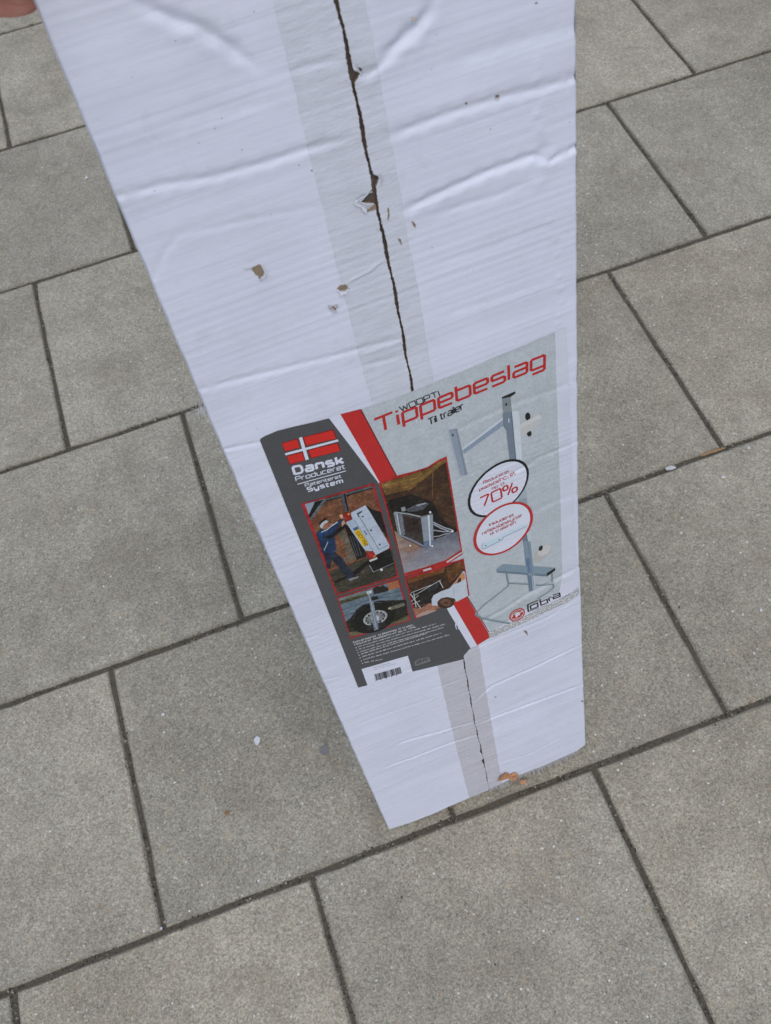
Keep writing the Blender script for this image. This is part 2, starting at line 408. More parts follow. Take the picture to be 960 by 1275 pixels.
CREASES = [  # (photo points, depth mm, half width mm): grooves pressed into the card
    ([(165, 0), (195, 15), (215, 25), (245, 33), (275, 52), (318, 84)], 3.8, 4.6),
    ([(472, 84), (490, 62), (505, 47), (521, 35), (533, 18), (541, 0)], 4.6, 4.6),
    ([(440, 93), (456, 93), (472, 86)], 2.2, 3.2),
    ([(149, 244), (200, 231), (266, 220), (330, 203), (383, 185.6), (432, 172)], 1.8, 3.8),
    ([(361, 90), (395, 80), (430, 74)], 0.9, 3.0),
    ([(192, 345), (206, 312), (222, 292), (300, 276), (400, 255)], 0.55, 3.5),
    ([(480, 172), (560, 142), (626, 122), (669, 112), (716, 97)], 1.9, 4.2),
    ([(497, 266), (560, 236), (609, 214), (665, 194.5), (685, 201), (716, 184.6)], 2.9, 3.8),
    ([(540, 270), (580, 255), (619, 244), (659, 227)], 0.9, 3.5),
    ([(252, 486), (280, 478), (350, 461), (420, 443), (505, 420)], 1.3, 3.4),
    ([(425, 358), (440, 348), (460, 338), (478, 323)], -1.1, 1.5),
    ([(281, 561), (300, 557), (326, 551)], 1.4, 2.4),
    ([(455, 456), (480, 450), (504, 442)], 0.9, 3.0),
    ([(545, 395), (620, 372), (690, 348)], 0.6, 4.5),
    ([(540, 330), (620, 305), (700, 275)], 0.5, 4.5),
    ([(200, 160), (260, 140), (340, 125)], 0.8, 7.0),
    ([(560, 80), (640, 55), (716, 35)], 0.8, 6.0),
    ([(560, 540), (610, 515), (649, 498.7), (718, 474)], 0.75, 4.2),
    ([(610, 600), (659, 578), (669, 571), (718, 550)], 1.15, 4.0),
    ([(655, 640), (690, 625), (718, 615)], 0.7, 4.0),
    ([(596, 776), (625, 760), (654, 741), (681, 727), (720, 706)], 1.7, 4.2),
    ([(578, 812), (620, 795), (680, 770), (723, 742)], 0.5, 3.0),
    ([(500, 836), (540, 825), (577, 812)], 0.7, 3.0),
    ([(591, 873), (612.5, 854.6), (669, 830), (724, 803)], 1.6, 2.6),
    ([(600, 900), (616, 893.5), (655, 879), (725, 853)], 1.6, 2.8),
    ([(476, 957), (517, 943), (563, 925.4), (596, 915)], 1.6, 2.6),
    ([(490, 928), (506, 922), (549, 911), (593, 898)], 1.5, 2.4),
    ([(530, 859), (552, 853), (577, 844)], 0.7, 2.2),
    ([(436, 905), (470, 892), (540, 868)], 0.5, 3.0),
    ([(620, 950), (660, 938), (700, 917)], 0.6, 3.0),
    ([(372, 800), (400, 790)], 0.7, 2.5),
    ([(395, 850), (425, 843)], 0.7, 2.5),
]
CR = [(uv(p), a * 0.85e-3, wd * 1e-3) for p, a, wd in CREASES]
BUMPS = [(uv([c(*q)])[0], a, r) for c in [lambda x, y: (560 + x / 3.033, y / 3.033)] for q, a, r in
         [((330, 432), .9e-3, .004), ((340, 490), .8e-3, .004), ((352, 565), -1.6e-3, .005), ((370, 605), 1.4e-3, .005), ((340, 690), .9e-3, .006),
          ((375, 835), .5e-3, .003), ((400, 900), .6e-3, .003), ((405, 960), .55e-3, .003), ((412, 1045), .7e-3, .003), ((420, 1090), .6e-3, .003),
          ((424, 1140), .6e-3, .003), ((412, 1190), .5e-3, .003), ((408, 1222), .6e-3, .003), ((330, 300), .5e-3, .004), ((335, 240), .4e-3, .004)]]
FL = [(rng.uniform(8, 22), rng.uniform(-6, 6), rng.uniform(0, 6.28), rng.uniform(.12, .35) * 1e-3) for _ in range(7)] + \
     [(rng.uniform(70, 190), rng.uniform(-4, 4), rng.uniform(0, 6.28), rng.uniform(.03, .075) * 1e-3) for _ in range(10)] + \
     [(rng.uniform(780, 900), rng.uniform(-5, 5), rng.uniform(0, 6.28), rng.uniform(.018, .034) * 1e-3) for _ in range(5)]
def disp(u, v):
    u = np.asarray(u, float); v = np.asarray(v, float)
    d = np.zeros_like(u)
    for kv, ku, ph, a in FL: d += a * np.sin(kv * v + ku * u + ph + 0.9 * np.sin(9 * u + ph))
    for pts, a, wd in CR:
        lo = pts.min(0) - 4 * wd; hi = pts.max(0) + 4 * wd
        m = (u > lo[0]) & (u < hi[0]) & (v > lo[1]) & (v < hi[1])
        if not m.any(): continue
        um, vm = u[m], v[m]
        seg = np.linalg.norm(np.diff(pts, axis=0), axis=1); cum = np.concatenate([[0], np.cumsum(seg)]); tot = cum[-1]
        best = np.full(um.shape, 1e9); at = np.zeros(um.shape); side = np.zeros(um.shape)
        for i in range(len(pts) - 1):
            a0, e = pts[i], pts[i + 1] - pts[i]
            t = np.clip(((um - a0[0]) * e[0] + (vm - a0[1]) * e[1]) / seg[i] ** 2, 0, 1)
            dx = um - a0[0] - t * e[0]; dy = vm - a0[1] - t * e[1]
            dd = np.hypot(dx, dy); k = dd < best
            best = np.where(k, dd, best); at = np.where(k, cum[i] + t * seg[i], at)
            side = np.where(k, np.sign(e[0] * dy - e[1] * dx), side)
        x = best * side / (wd * (0.8 + 0.35 * np.sin(at * 160) ** 2))
        taper = np.clip(np.minimum(at + .003, tot + .003 - at) / min(0.02, tot / 2.5), 0, 1)
        taper = np.where((u[m] < 0.006) | (u[m] > BW - 0.006), 1, taper)
        prof = np.where(x > 0, np.exp(-(x / 1.05) ** 2), np.exp(-(x / 0.75) ** 2)) - 0.16 * np.exp(-((x + 1.6) / 1.2) ** 2)
        d[m] -= a * prof * taper
    for c, a, r in BUMPS: d += a * np.exp(-((u - c[0]) ** 2 + (v - c[1]) ** 2) / r ** 2)
    # folded long edges and a soft bottom edge
    for e in (u - uL(v), uR(v) - u):
        k = np.clip(1 - e / 0.0025, 0, 1); d -= 0.0007 * k ** 2
    k = np.clip(1 - (v - vB_(u)) / 0.006, 0, 1); d -= 0.002 * k ** 2
    return d
def F3(q, off=0.0):
    q = np.atleast_2d(q); return np.stack([q[:, 0], q[:, 1], disp(q[:, 0], q[:, 1]) + off], 1)

box = bpy.data.objects.new('cardboard_box', None); link(box)
Mb = Matrix.Identity(4)
for i in range(3): Mb[i][0] = BB[i]; Mb[i][1] = BUP[i]; Mb[i][2] = BN[i]; Mb[i][3] = BA[i]
box.matrix_world = Mb
tag(box, 'tall white cardboard box with taped seam and printed product label, standing on the paving', 'box')

V_LAB_TOP, V_LAB_BOT = vpx(514, 489)[1], vpx(576, 815)[1]
def jag(v, ph): return 0.00035 * np.sin(v * 900 + ph) * np.sin(v * 370 + 2 * ph) + 0.0003 * np.sin(v * 2100 + ph) * np.sin(v * 151) + 0.0005 * np.sin(v * 130 + ph)
def gap(v): return np.interp(v, [0, 0.42, 0.86, 1.0, 1.2], [0.0010, 0.0014, 0.0022, 0.0027, 0.0028])
def tri_notch(v, y_top, y_tip, y_bot, x, depth):
    a, b, c = vpx(x, y_top)[1], vpx(x, y_tip)[1], vpx(x, y_bot)[1]
    return depth * np.interp(v, [c, b, a], [0, 1, 0])
def sL(v):
    s = seam_(v) - gap(v) / 2 + jag(v, 0.3)
    s -= tri_notch(v, 236, 248, 254, 462, 0.0105) + tri_notch(v, 283, 286, 288, 474, 0.0018)
    s -= tri_notch(v, 931, 935, 939, 600, 0.002) + tri_notch(v, 944, 947, 951, 601, 0.003)
    return s
def sR(v):
    s = seam_(v) + gap(v) / 2 + jag(v, 1.7)
    return s + tri_notch(v, 78, 91, 104, 440, 0.0078) + tri_notch(v, 216, 223, 234, 464, 0.0048)

def sheet(name, left, right, bottom, top, nu, nv, off, mat, parent, skirt=0.0, vb=None, brown=None, du=None):
    t = np.linspace(0, 1, nv); s = np.linspace(0, 1, nu)
    T, S = np.meshgrid(t, s, indexing='ij')
    v0 = bottom + (top - bottom) * T
    l, r = left(v0), right(v0); U = l + (r - l) * S; V = v0
    if vb is not None:
        k = np.clip(1 - (v0 - bottom) / 0.05, 0, 1); V = v0 + (vb(U) - bottom) * k
    P = np.stack([U.ravel(), V.ravel(), disp(U.ravel(), V.ravel()) + off], 1)
    if du is not None: P[:, 2] += du(U.ravel(), V.ravel())
    idx = np.arange(nu * nv).reshape(nv, nu)
    f = np.stack([idx[:-1, :-1], idx[:-1, 1:], idx[1:, 1:], idx[1:, :-1]], -1).reshape(-1, 4)
    fm = np.zeros(len(f), int); mats = [mat]
    if skirt:
        mats.append(brown); n0 = len(P)
        loop = np.concatenate([idx[0, :-1], idx[:-1, -1], idx[-1, :0:-1], idx[:0:-1, 0]])
        Q = P[loop].copy(); Q[:, 2] -= skirt
        P = np.vstack([P, Q]); m = len(loop); k = np.arange(m); j = (k + 1) % m
        sk = np.stack([loop, n0 + k, n0 + j, loop[j]], -1)
        f = np.vstack([f, sk]); fm = np.concatenate([fm, np.ones(m, int)])
    return mesh(name, P, f, mats, parent, fm, smooth=True)
def flap_lift(u, v):               # the card lips a little at the seam
    e = np.abs(u - seam_(v)); return 0.0007 * np.exp(-(e / 0.006) ** 2) * (0.5 + 0.5 * np.sin(v * 37) * np.sin(v * 90))
fl1 = sheet('front_flap', uL, sL, -0.006, BTOP, 110, 1100, 0, M_CARD, box, 0.0035, vB_, M_BROWN, flap_lift)
fl2 = sheet('front_flap', sR, uR, -0.006, BTOP, 110, 1100, 0, M_CARD, box, 0.0035, vB_, M_BROWN, flap_lift)
# other five sides
def panel(name, quad, back, mat=M_CARD):
    q = np.array(quad, float); b = np.array(back, float)
    v = np.vstack([q, q + b])
    f = [(0, 1, 2, 3), (7, 6, 5, 4), (0, 4, 5, 1), (1, 5, 6, 2), (2, 6, 7, 3), (3, 7, 4, 0)]
    return mesh(name, v, f, [mat, M_BROWN], box, [0, 1, 0, 0, 0, 0])
vs = np.linspace(0, BTOP, 60)
for nm, ufn, sg in (('side_panel', uL, 1), ('side_panel', uR, -1)):
    V, Fc = [], []
    for i, v in enumerate(vs):
        u = float(ufn(np.array([v]))[0]); d = float(disp(np.array([u + sg * 1e-5]), np.array([v]))[0])
        V += [(u, v, d), (u - sg * 0.0009, v, d - 0.0035), (u, v, -BDEP), (u + sg * 0.0032, v, -BDEP), (u + sg * 0.0032, v, d - 0.0036)]
    for i in range(len(vs) - 1):
        a, b = i * 5, i * 5 + 5
        for k in range(4): Fc.append((a + k, a + k + 1, b + k + 1, b + k))
    mesh(nm, V, Fc, M_CARD, box, smooth=False)
panel('back_panel', [(0.003, 0, -BDEP), (0.003, BTOP, -BDEP), (BW - .003, BTOP, -BDEP), (BW - .003, 0, -BDEP)], (0, 0, 0.0035))
panel('bottom_panel', [(0.004, 0.0012, -.0045), (0.004, 0.0012, -BDEP + .004), (BW - .004, 0.0012, -BDEP + .004), (BW - .004, 0.0012, -.0045)], (0, 0.0035, 0))
panel('top_panel', [(0.004, BTOP - .001, -.0045), (BW - .004, BTOP - .001, -.0045), (BW - .004, BTOP - .001, -BDEP + .004), (0.004, BTOP - .001, -BDEP + .004)], (0, -0.0035, 0))

mesh('inner_flap', [(float(seam_(v)) + du, v, -.0042 - .0006 * math.sin(v * 60 + du * 300)) for v in np.linspace(.003, BTOP - .006, 90) for du in (-.03, -.008, .008, .03)],
     [(i * 4 + k, i * 4 + k + 1, i * 4 + k + 5, i * 4 + k + 4) for i in range(89) for k in range(3)], mat_torn('inner_brown', (0.07, 0.055, 0.045), (0.20, 0.16, 0.13)), box)
# packing tape down both sides of the split seam
tl = fn([(341, 5), (361, 89), (382.4, 181), (407, 280), (425.8, 356), (449, 449), (462.3, 499), (500, 650), (544.5, 830), (557.6, 886.5), (582.4, 987)])
tr = fn([(455, 0), (467, 66), (474, 103.5), (490.6, 195), (507, 290), (522, 367.5), (539.6, 474), (565, 640), (596.6, 806.8), (605.4, 861.7), (624, 970)])
w1 = lambda v: 0.0003 * np.sin(v * 210) + 0.0002 * np.sin(v * 67)
VU = V_LAB_TOP - 0.02; VD = V_LAB_BOT + 0.02
for (l, r) in ((lambda v: tl(v) + w1(v), lambda v: sL(v) - .0001), (lambda v: sR(v) + .0001, lambda v: tr(v) + w1(v + 3))):
    sheet('packing_tape', l, r, VU, BTOP - 0.004, 30, 420, 0.00016, M_TAPE_U, box, du=flap_lift)
    sheet('packing_tape', l, r, 0.004, VD, 30, 360, 0.00016, M_TAPE_L, box, vb=lambda u: vB_(u) + 0.005, du=flap_lift)

# ------------------------------------------------------------------ flat print on the label
LAB0, LSTEP = 0.00045, 0.00012
def vnoise(x, y, fr, seed):
    x, y = x * fr + 100, y * fr + 100
    i, j = np.floor(x), np.floor(y); a, b = x - i, y - j; a = a * a * (3 - 2 * a); b = b * b * (3 - 2 * b)
    h = lambda p, q: (np.sin(p * 127.1 + q * 311.7 + seed * 74.7) * 43758.5453) % 1.0
    return ((h(i, j) * (1 - a) + h(i + 1, j) * a) * (1 - b) + (h(i, j + 1) * (1 - a) + h(i + 1, j + 1) * a) * b) * 2 - 1
class Print:
    fine = 0.0020
    def __init__(s, fine=None):
        s.v, s.f, s.c = [], [], []
        if fine: s.fine = fine
    def tri(s, P, T, C, layer, h=0.0026):
        P = np.asarray(P, float); C = np.asarray(C, float)
        for t in T:
            p = P[list(t)]; c = C[list(t)]
            n = max(1, int(math.ceil(max(np.linalg.norm(p[i] - p[(i + 1) % 3]) for i in range(3)) / h)))
            k = len(s.v); ids = {}; q = []; cc = []
            for i in range(n + 1):
                for j in range(n + 1 - i):
                    ids[i, j] = k + len(q); a, b = i / n, j / n
                    q.append(p[0] * (1 - a - b) + p[1] * a + p[2] * b); cc.append(c[0] * (1 - a - b) + c[1] * a + c[2] * b)
            s.v += [(*x, layer) for x in q]; s.c += cc
            for i in range(n):
                for j in range(n - i):
                    s.f.append((ids[i, j], ids[i + 1, j], ids[i, j + 1]))
                    if j < n - i - 1: s.f.append((ids[i + 1, j], ids[i + 1, j + 1], ids[i, j + 1]))
    def poly(s, P, px, layer, m=0.0, h=None):
        P = np.asarray(P, float)
        if np.ndim(px) == 1: C = np.tile([*ink(px), m], (len(P), 1))
        else: C = np.array([[*ink(x), m] for x in px])
        T = tessellate_polygon([[Vector((*p, 0)) for p in P]])
        T = [t if np.cross(P[t[1]] - P[t[0]], P[t[2]] - P[t[0]]) > 0 else (t[0], t[2], t[1]) for t in T]
        s.tri(P, T, C, layer, h or s.fine)
    def stroke(s, P, wd, px, layer, m=0.0, closed=False):
        P = np.asarray(P, float)
        keep = [0] + [i for i in range(1, len(P)) if np.linalg.norm(P[i] - P[i - 1]) > 1e-7]; P = P[keep]
        n = len(P)
        if n < 2: return
        if np.linalg.norm(P[0] - P[-1]) < 1e-7: closed = True; P = P[:-1]; n -= 1
        L, R = [], []
        for i in range(n):
            a = P[i] - P[i - 1] if (i > 0 or closed) else P[1] - P[0]
            b = P[(i + 1) % n] - P[i] if (i < n - 1 or closed) else a
            a = a / np.linalg.norm(a); b = b / np.linalg.norm(b)
            na, nb = np.array([-a[1], a[0]]), np.array([-b[1], b[0]])
            mm = na + nb; l = np.linalg.norm(mm)
            mm = na if l < 1e-6 else mm / l
            k = wd / 2 / max(0.45, mm @ na)
            L.append(P[i] + mm * k); R.append(P[i] - mm * k)
        A = np.array(L + R); C = np.tile([*ink(px), m], (2 * n, 1)); T = []
        for i in range(n if closed else n - 1):
            j = (i + 1) % n; T += [(n + i, n + j, j), (n + i, j, i)]
        s.tri(A, T, C, layer, 0.004)
    def ellipse(s, P, px, layer, m=0.0): s.poly(P, px, layer, m)
    def build(s, name, parent, grain=0.0, gain=1.0):
        v = np.array(s.v); c = np.array(s.c, float)
        if grain:                  # photographic tone: patchy light and colour within each printed shape
            t = vnoise(v[:, 0], v[:, 1], 900, 1) * .55 + vnoise(v[:, 0], v[:, 1], 380, 2) * .5 + vnoise(v[:, 0], v[:, 1], 130, 3) * .45
            lum = c[:, :3].mean(1); amt = grain * (0.14 + 0.86 * np.clip(1 - lum / .35, 0, 1))
            for k in range(3): c[:, k] *= gain * np.exp(amt * (t + .3 * vnoise(v[:, 0], v[:, 1], 420, 5 + k)) * 1.6)
            c[:, :3] = np.clip(c[:, :3] + (.007 * np.clip(t, 0, 1) * (lum < .12))[:, None], .004, .8)
        z = disp(v[:, 0], v[:, 1]) + LAB0 + v[:, 2] * LSTEP
        return mesh(name, np.stack([v[:, 0], v[:, 1], z], 1), s.f, M_INK, parent, ink_col=c, smooth=True)
A4 = 1.4
GL = {  # technical stroke letters: x height 1, ascender and capitals 1.4
 'a': (1, [[(.08, 1), (1, 1), (1, 0), (0, 0), (0, .52), (1, .52)]]), 'b': (1, [[(0, A4), (0, 0), (1, 0), (1, 1), (0, 1)]]),
 'c': (.9, [[(.9, 1), (0, 1), (0, 0), (.9, 0)]]), 'd': (1, [[(1, A4), (1, 0), (0, 0), (0, 1), (1, 1)]]),
 'e': (1, [[(.95, 0), (0, 0), (0, 1), (1, 1), (1, .5), (0, .5)]]), 'f': (.6, [[(.65, A4), (.2, A4), (.2, 0)], [(-.05, 1), (.6, 1)]]),
 'g': (1, [[(1, 0), (0, 0), (0, 1), (1, 1), (1, -.42), (.1, -.42)]]), 'h': (1, [[(0, A4), (0, 0)], [(0, 1), (1, 1), (1, 0)]]),
 'i': (.05, [[(0, 0), (0, 1)], [(0, 1.22), (0, A4)]]), 'k': (.9, [[(0, A4), (0, 0)], [(0, .52), (.3, .52), (.9, 1)], [(.3, .52), (.92, 0)]]),
 'l': (.05, [[(0, A4), (0, 0)]]), 'm': (1.4, [[(0, 0), (0, 1), (1.4, 1), (1.4, 0)], [(.7, 1), (.7, 0)]]),
 'n': (1, [[(0, 0), (0, 1), (1, 1), (1, 0)]]), 'o': (1, [[(0, 0), (0, 1), (1, 1), (1, 0), (0, 0)]]),
 'p': (1, [[(0, -.42), (0, 1), (1, 1), (1, 0), (0, 0)]]), 'r': (.65, [[(0, 0), (0, 1), (.65, 1)]]),
 's': (.95, [[(.92, 1), (0, 1), (0, .52), (.95, .52), (.95, 0), (0, 0)]]), 't': (.6, [[(.15, 1.3), (.15, 0), (.6, 0)], [(-.1, 1), (.6, 1)]]),
 'u': (1, [[(0, 1), (0, 0), (1, 0), (1, 1)]]), 'v': (.95, [[(0, 1), (.47, 0), (.95, 1)]]),
 'y': (1, [[(0, 1), (0, 0), (1, 0)], [(1, 1), (1, -.42), (.1, -.42)]]), 'å': (1, [[(.08, 1), (1, 1), (1, 0), (0, 0), (0, .52), (1, .52)], [(.35, 1.2), (.65, 1.2), (.65, 1.4), (.35, 1.4), (.35, 1.2)]]),
 'C': (1.2, [[(1.2, A4), (0, A4), (0, 0), (1.2, 0)]]), 'D': (1.2, [[(0, 0), (0, A4), (1, A4), (1.2, 1.1), (1.2, .3), (1, 0), (0, 0)]]),
 'E': (1, [[(1, A4), (0, A4), (0, 0), (1, 0)], [(0, .7), (.8, .7)]]), 'G': (1.2, [[(1.2, A4), (0, A4), (0, 0), (1.2, 0), (1.2, .7), (.6, .7)]]),
 'I': (.05, [[(0, 0), (0, A4)]]), 'O': (1.25, [[(0, 0), (0, A4), (1.25, A4), (1.25, 0), (0, 0)]]),
 'P': (1.15, [[(0, 0), (0, A4), (1.15, A4), (1.15, .6), (0, .6)]]), 'R': (1.15, [[(0, 0), (0, A4), (1.15, A4), (1.15, .6), (0, .6)], [(.5, .6), (1.15, 0)]]),
 'S': (1.1, [[(1.08, A4), (0, A4), (0, .72), (1.1, .72), (1.1, 0), (0, 0)]]), 'T': (1.3, [[(0, A4), (1.3, A4)], [(.65, A4), (.65, 0)]]),
 'W': (1.6, [[(0, A4), (.4, 0), (.8, 1.2), (1.2, 0), (1.6, A4)]]),
 '0': (1.25, [[(0, 0), (0, A4), (1.25, A4), (1.25, 0), (0, 0)]]), '7': (1.15, [[(0, A4), (1.15, A4), (.35, 0)]]),
 '6': (1, [[(1, A4), (0, A4), (0, 0), (1, 0), (1, .75), (0, .75)]]), '8': (1, [[(0, 0), (0, A4), (1, A4), (1, 0), (0, 0)], [(0, .72), (1, .72)]]),
 '%': (1.75, [[(0, .8), (0, A4), (.62, A4), (.62, .8), (0, .8)], [(1.1, 0), (1.1, .6), (1.75, .6), (1.75, 0), (1.1, 0)], [(1.25, A4), (.5, 0)]]),
 ',': (.05, [[(.05, .1), (-.05, -.25)]]), '.': (.05, [[(0, 0), (0, .15)]]), ' ': (.45, []),
}
def text(pr, s, P0, P1, H, wt, px, layer, m=0.0, gapw=0.36, skew=0.0, round_=0.13):
    """s from P0 to P1 along the baseline; H is the vector of a capital's height; all in face coordinates"""
    P0, P1, H = (np.asarray(x, float) for x in (P0, P1, H))
    adv = sum(GL[c][0] + gapw for c in s) - gapw
    ex = (P1 - P0) / adv; ey = H / A4; wd = wt * np.linalg.norm(ey)
    x = 0.0
    for c in s:
        wdt, strokes = GL[c]
        for st in strokes:
            q = [np.array(p, float) for p in st]
            closed = np.allclose(q[0], q[-1])
            if round_ and len(q) > 2:                      # clip the corners
                o = [] if closed else [q[0]]
                rngi = range(0, len(q) - 1) if closed else range(1, len(q) - 1)
                for i in rngi:
                    a = q[i - 1] if i > 0 else q[-2]; b = q[i + 1]
                    da, db = a - q[i], b - q[i]; la, lb = np.linalg.norm(da), np.linalg.norm(db)
                    o += [q[i] + da / la * min(round_, la * .4), q[i] + db / lb * min(round_, lb * .4)]
                o.append(o[0] if closed else q[-1]); q = o
            pr.stroke([P0 + ex * (x + p[0] + skew * p[1]) + ey * p[1] for p in q], wd, px, layer, m)
        x += wdt + gapw
Z = crop(320, 400, 2.3415); K1 = crop(370, 590, 7.385); K2 = crop(470, 560, 7.967); K3 = crop(410, 700, 5.053); KB = crop(560, 560, 8.0)
KC = crop(600, 700, 7.385); K4 = crop(460, 410, 4.0); K5 = crop(540, 480, 6.0); K6 = crop(550, 620, 5.647); K7 = crop(420, 740, 5.333); KF = crop(340, 510, 6.857)
def vec(K, p, d): return K([(p[0] + d[0], p[1] + d[1])])[0] - K([p])[0]
def T(pr, K, s, p0, p1, h, wt, px, layer, **kw): text(pr, s, K([p0])[0], K([p1])[0], vec(K, p0, h), wt, px, layer, **kw)
RED, WHITE, GREY, BLACK = (162, 36, 36), (186, 190, 207), (67, 68, 72), (24, 24, 28)

# the paper of the label
p = Print()
outline = [(9, 349), (11, 343), (22, 336), (60, 320), (110, 307), (160, 296), (240, 271), (340, 245), (430, 213), (500, 185), (600, 145), (700, 101), (800, 60), (868, 30), (900, 17),
           (905, 100), (912, 300), (920, 480), (928, 640), (936, 745), (941, 776), (800, 850), (680, 918), (640, 944), (603, 972), (600, 984), (453, 1020), (440, 975), (305, 1015), (322, 1061), (295, 1068), (160, 725)]
outline2 = [q for q in outline]; outline2[27:32] = [(600, 984), (453, 1020), (448, 1025), (322, 1061), (295, 1068)]
p.poly(Z(outline2), WHITE, 0, 0.03)
label = p.build('product_label', box)
tag(label, 'printed paper label with red lettering and photographs')
p = Print()
p.poly(Z([(9, 349), (11, 343), (22, 336), (60, 320), (110, 307), (160, 296), (210, 283), (350, 465), (420, 590), (520, 770), (560, 850), (622, 952), (603, 972), (600, 984), (453, 1020), (440, 975), (305, 1015), (322, 1061), (295, 1068), (160, 725)]), GREY, 1, 0.10)
p.build('grey_panel', label)
p = Print()
p.poly(Z([(300, 257), (340, 245), (430, 213), (500, 185), (600, 145), (700, 101), (800, 60), (868, 30), (872, 180), (880, 400), (886, 600), (890, 740), (880, 786), (800, 830), (720, 880), (682, 905), (640, 850), (560, 700), (430, 490)]), (158, 165, 173), 1, 0.15)
p.build('concrete_print', label)
p = Print()
p.poly(Z([(243, 271), (300, 256), (352, 352), (405, 450), (490, 600), (612, 805), (681, 919), (641, 943), (575, 830), (460, 640), (355, 465), (300, 368)]), RED, 2, 0.06)
p.stroke(Z([(302, 256), (352, 350), (405, 448), (490, 598), (613, 803), (683, 917)]), 0.0012, (96, 30, 32), 2.6)
p.build('red_stripe', label)
p = Print()
p.poly(Z([(868, 30), (900, 17), (905, 100), (912, 300), (920, 480), (928, 640), (936, 745), (890, 765), (886, 600), (880, 400), (872, 180)]), (180, 184, 199), 1.4, 0.05)
p.build('clear_border', label)
# flag
p = Print()
for q in ([(72, 288), (210, 245), (232, 325), (100, 362)], [(250, 236), (515, 165), (546, 245), (275, 315)], [(112, 395), (250, 357), (275, 432), (142, 470)], [(292, 345), (553, 278), (580, 350), (318, 418)]):
    p.poly(KF(q), (108, 26, 28), 2, 0.05)
    c = np.mean(q, axis=0); p.poly(KF([c + (np.array(x) - c) * (0.93, 0.86) for x in q]), (178, 36, 32), 3, 0.06)
p.poly(KF([(100, 372), (552, 250), (558, 268), (106, 390)]), WHITE, 4); p.poly(KF([(220, 240), (247, 233), (304, 421), (277, 430)]), WHITE, 4)
p.build('flag', label)
# headings
p = Print()
T(p, KF, 'Dansk', (184, 548), (598, 450), (-18, -58), .40, WHITE, 2, gapw=.52)
T(p, KF, 'Produceret', (196, 606), (612, 496), (-10, -34), .24, WHITE, 2)
p.stroke(KF([(207, 632), (620, 517)]), .0011, WHITE, 2)
T(p, KF, 'Patenteret', (275, 654), (580, 573), (-7, -25), .26, WHITE, 2)
T(p, KF, 'System', (297, 694), (592, 617), (-9, -32), .36, WHITE, 2, gapw=.5)
p.build('heading_lettering', label)
p = Print()
T(p, K4, 'Tippebeslag', (36, 518), (870, 178), (-13, -70), .235, (160, 34, 36), 2, gapw=.30, round_=.1)
p.build('title_lettering', label)
p = Print()
T(p, K4, 'WOOPTI', (157, 408), (350, 328), (-7, -25), .22, (16, 18, 22), 3, gapw=.28, skew=-.1)
p.build('subtitle_lettering', label)
p = Print()
T(p, K4, 'Til trailer', (296, 476), (468, 394), (-6, -30), .24, (30, 32, 38), 3, gapw=.3)
p.build('subtitle_lettering', label)

# ---- photograph 1: a man tipping a trailer up against a brick house
p = Print(0.0011)
p.poly(K1([(33, 266), (700, 74), (935, 942), (355, 1112)]), (150, 36, 40), 3)
p.poly(K1([(66, 268), (685, 96), (912, 930), (370, 1092)]), (108, 70, 50), 4, 0.35)
p.poly(K1([(66, 268), (250, 218), (112, 392)]), (134, 148, 166), 5, 0.1)
p.poly(K1([(160, 244), (252, 220), (212, 290), (116, 398), (100, 368)]), (16, 17, 20), 6, 0.1)
p.poly(K1([(235, 225), (268, 218), (118, 420), (110, 394)]), (84, 92, 104), 7, 0.1)
p.poly(K1([(250, 222), (685, 96), (690, 118), (420, 196), (250, 242)]), (76, 84, 92), 6, 0.15); p.stroke(K1([(262, 238), (690, 120)]), .0012, (14, 15, 18), 7)
p.poly(K1([(392, 178), (424, 172), (462, 330), (436, 340)]), (70, 80, 96), 7); p.poly(K1([(420, 174), (436, 170), (468, 326), (456, 330)]), (14, 15, 20), 8)
p.poly(K1([(450, 182), (478, 174), (482, 192), (455, 200)]), (14, 14, 16), 7)
p.poly(K1([(285, 890), (470, 820), (640, 760), (870, 690), (912, 930), (370, 1092)]), (58, 54, 46), 5, 0.3)
for i in range(9): p.stroke(K1([(310 + 12 * i, 900 + 22 * i), (600 + 20 * i, 826 + 16 * i), (880 + 4 * i, 740 + 22 * i)]), .0005, (38, 36, 32), 5.6, 0.3)
p.poly(K1([(330, 980), (480, 910), (640, 790), (670, 800), (560, 905), (345, 992)]), (12, 12, 13), 6)
p.poly(K1([(332, 560), (420, 490), (500, 640), (545, 770), (430, 800), (370, 690)]), (94, 84, 72), 6, 0.4)
p.poly(K1([(332, 560), (372, 540), (430, 640), (450, 780), (400, 740)]), (112, 74, 50), 6.5, 0.35)
p.poly(K1([(425, 450), (490, 470), (560, 590), (640, 740), (545, 780), (490, 640)]), (17, 17, 19), 7, 0.15)
for x in (0, 22, 50): p.stroke(K1([(480 + x, 560), (540 + x * .9, 740)]), .0006, (88, 92, 98), 7.6)
p.poly(K1([(625, 280), (690, 315), (765, 340), (800, 470), (836, 600)]), (22, 23, 26), 7, 0.15)
p.poly(K1([(730, 735), (850, 672), (885, 830), (700, 892), (655, 820)]), (15, 16, 18), 7, 0.1); p.stroke(K1([(660, 828), (695, 892), (880, 812)]), .0007, (150, 158, 168), 8)
p.ellipse(K1([(770 + 13 * math.cos(a), 870 + 13 * math.sin(a)) for a in np.linspace(0, 6.2, 9)]), (200, 200, 204), 8.5)
p.poly(K1([(485, 345), (620, 275), (665, 340), (842, 640), (838, 672), (715, 735), (690, 700), (620, 690), (590, 650), (440, 430), (500, 405)]), (170, 182, 200), 8, 0.04)
p.poly(K1([(500, 405), (530, 425), (560, 470), (500, 490), (440, 432)]), (158, 172, 192), 8.4)
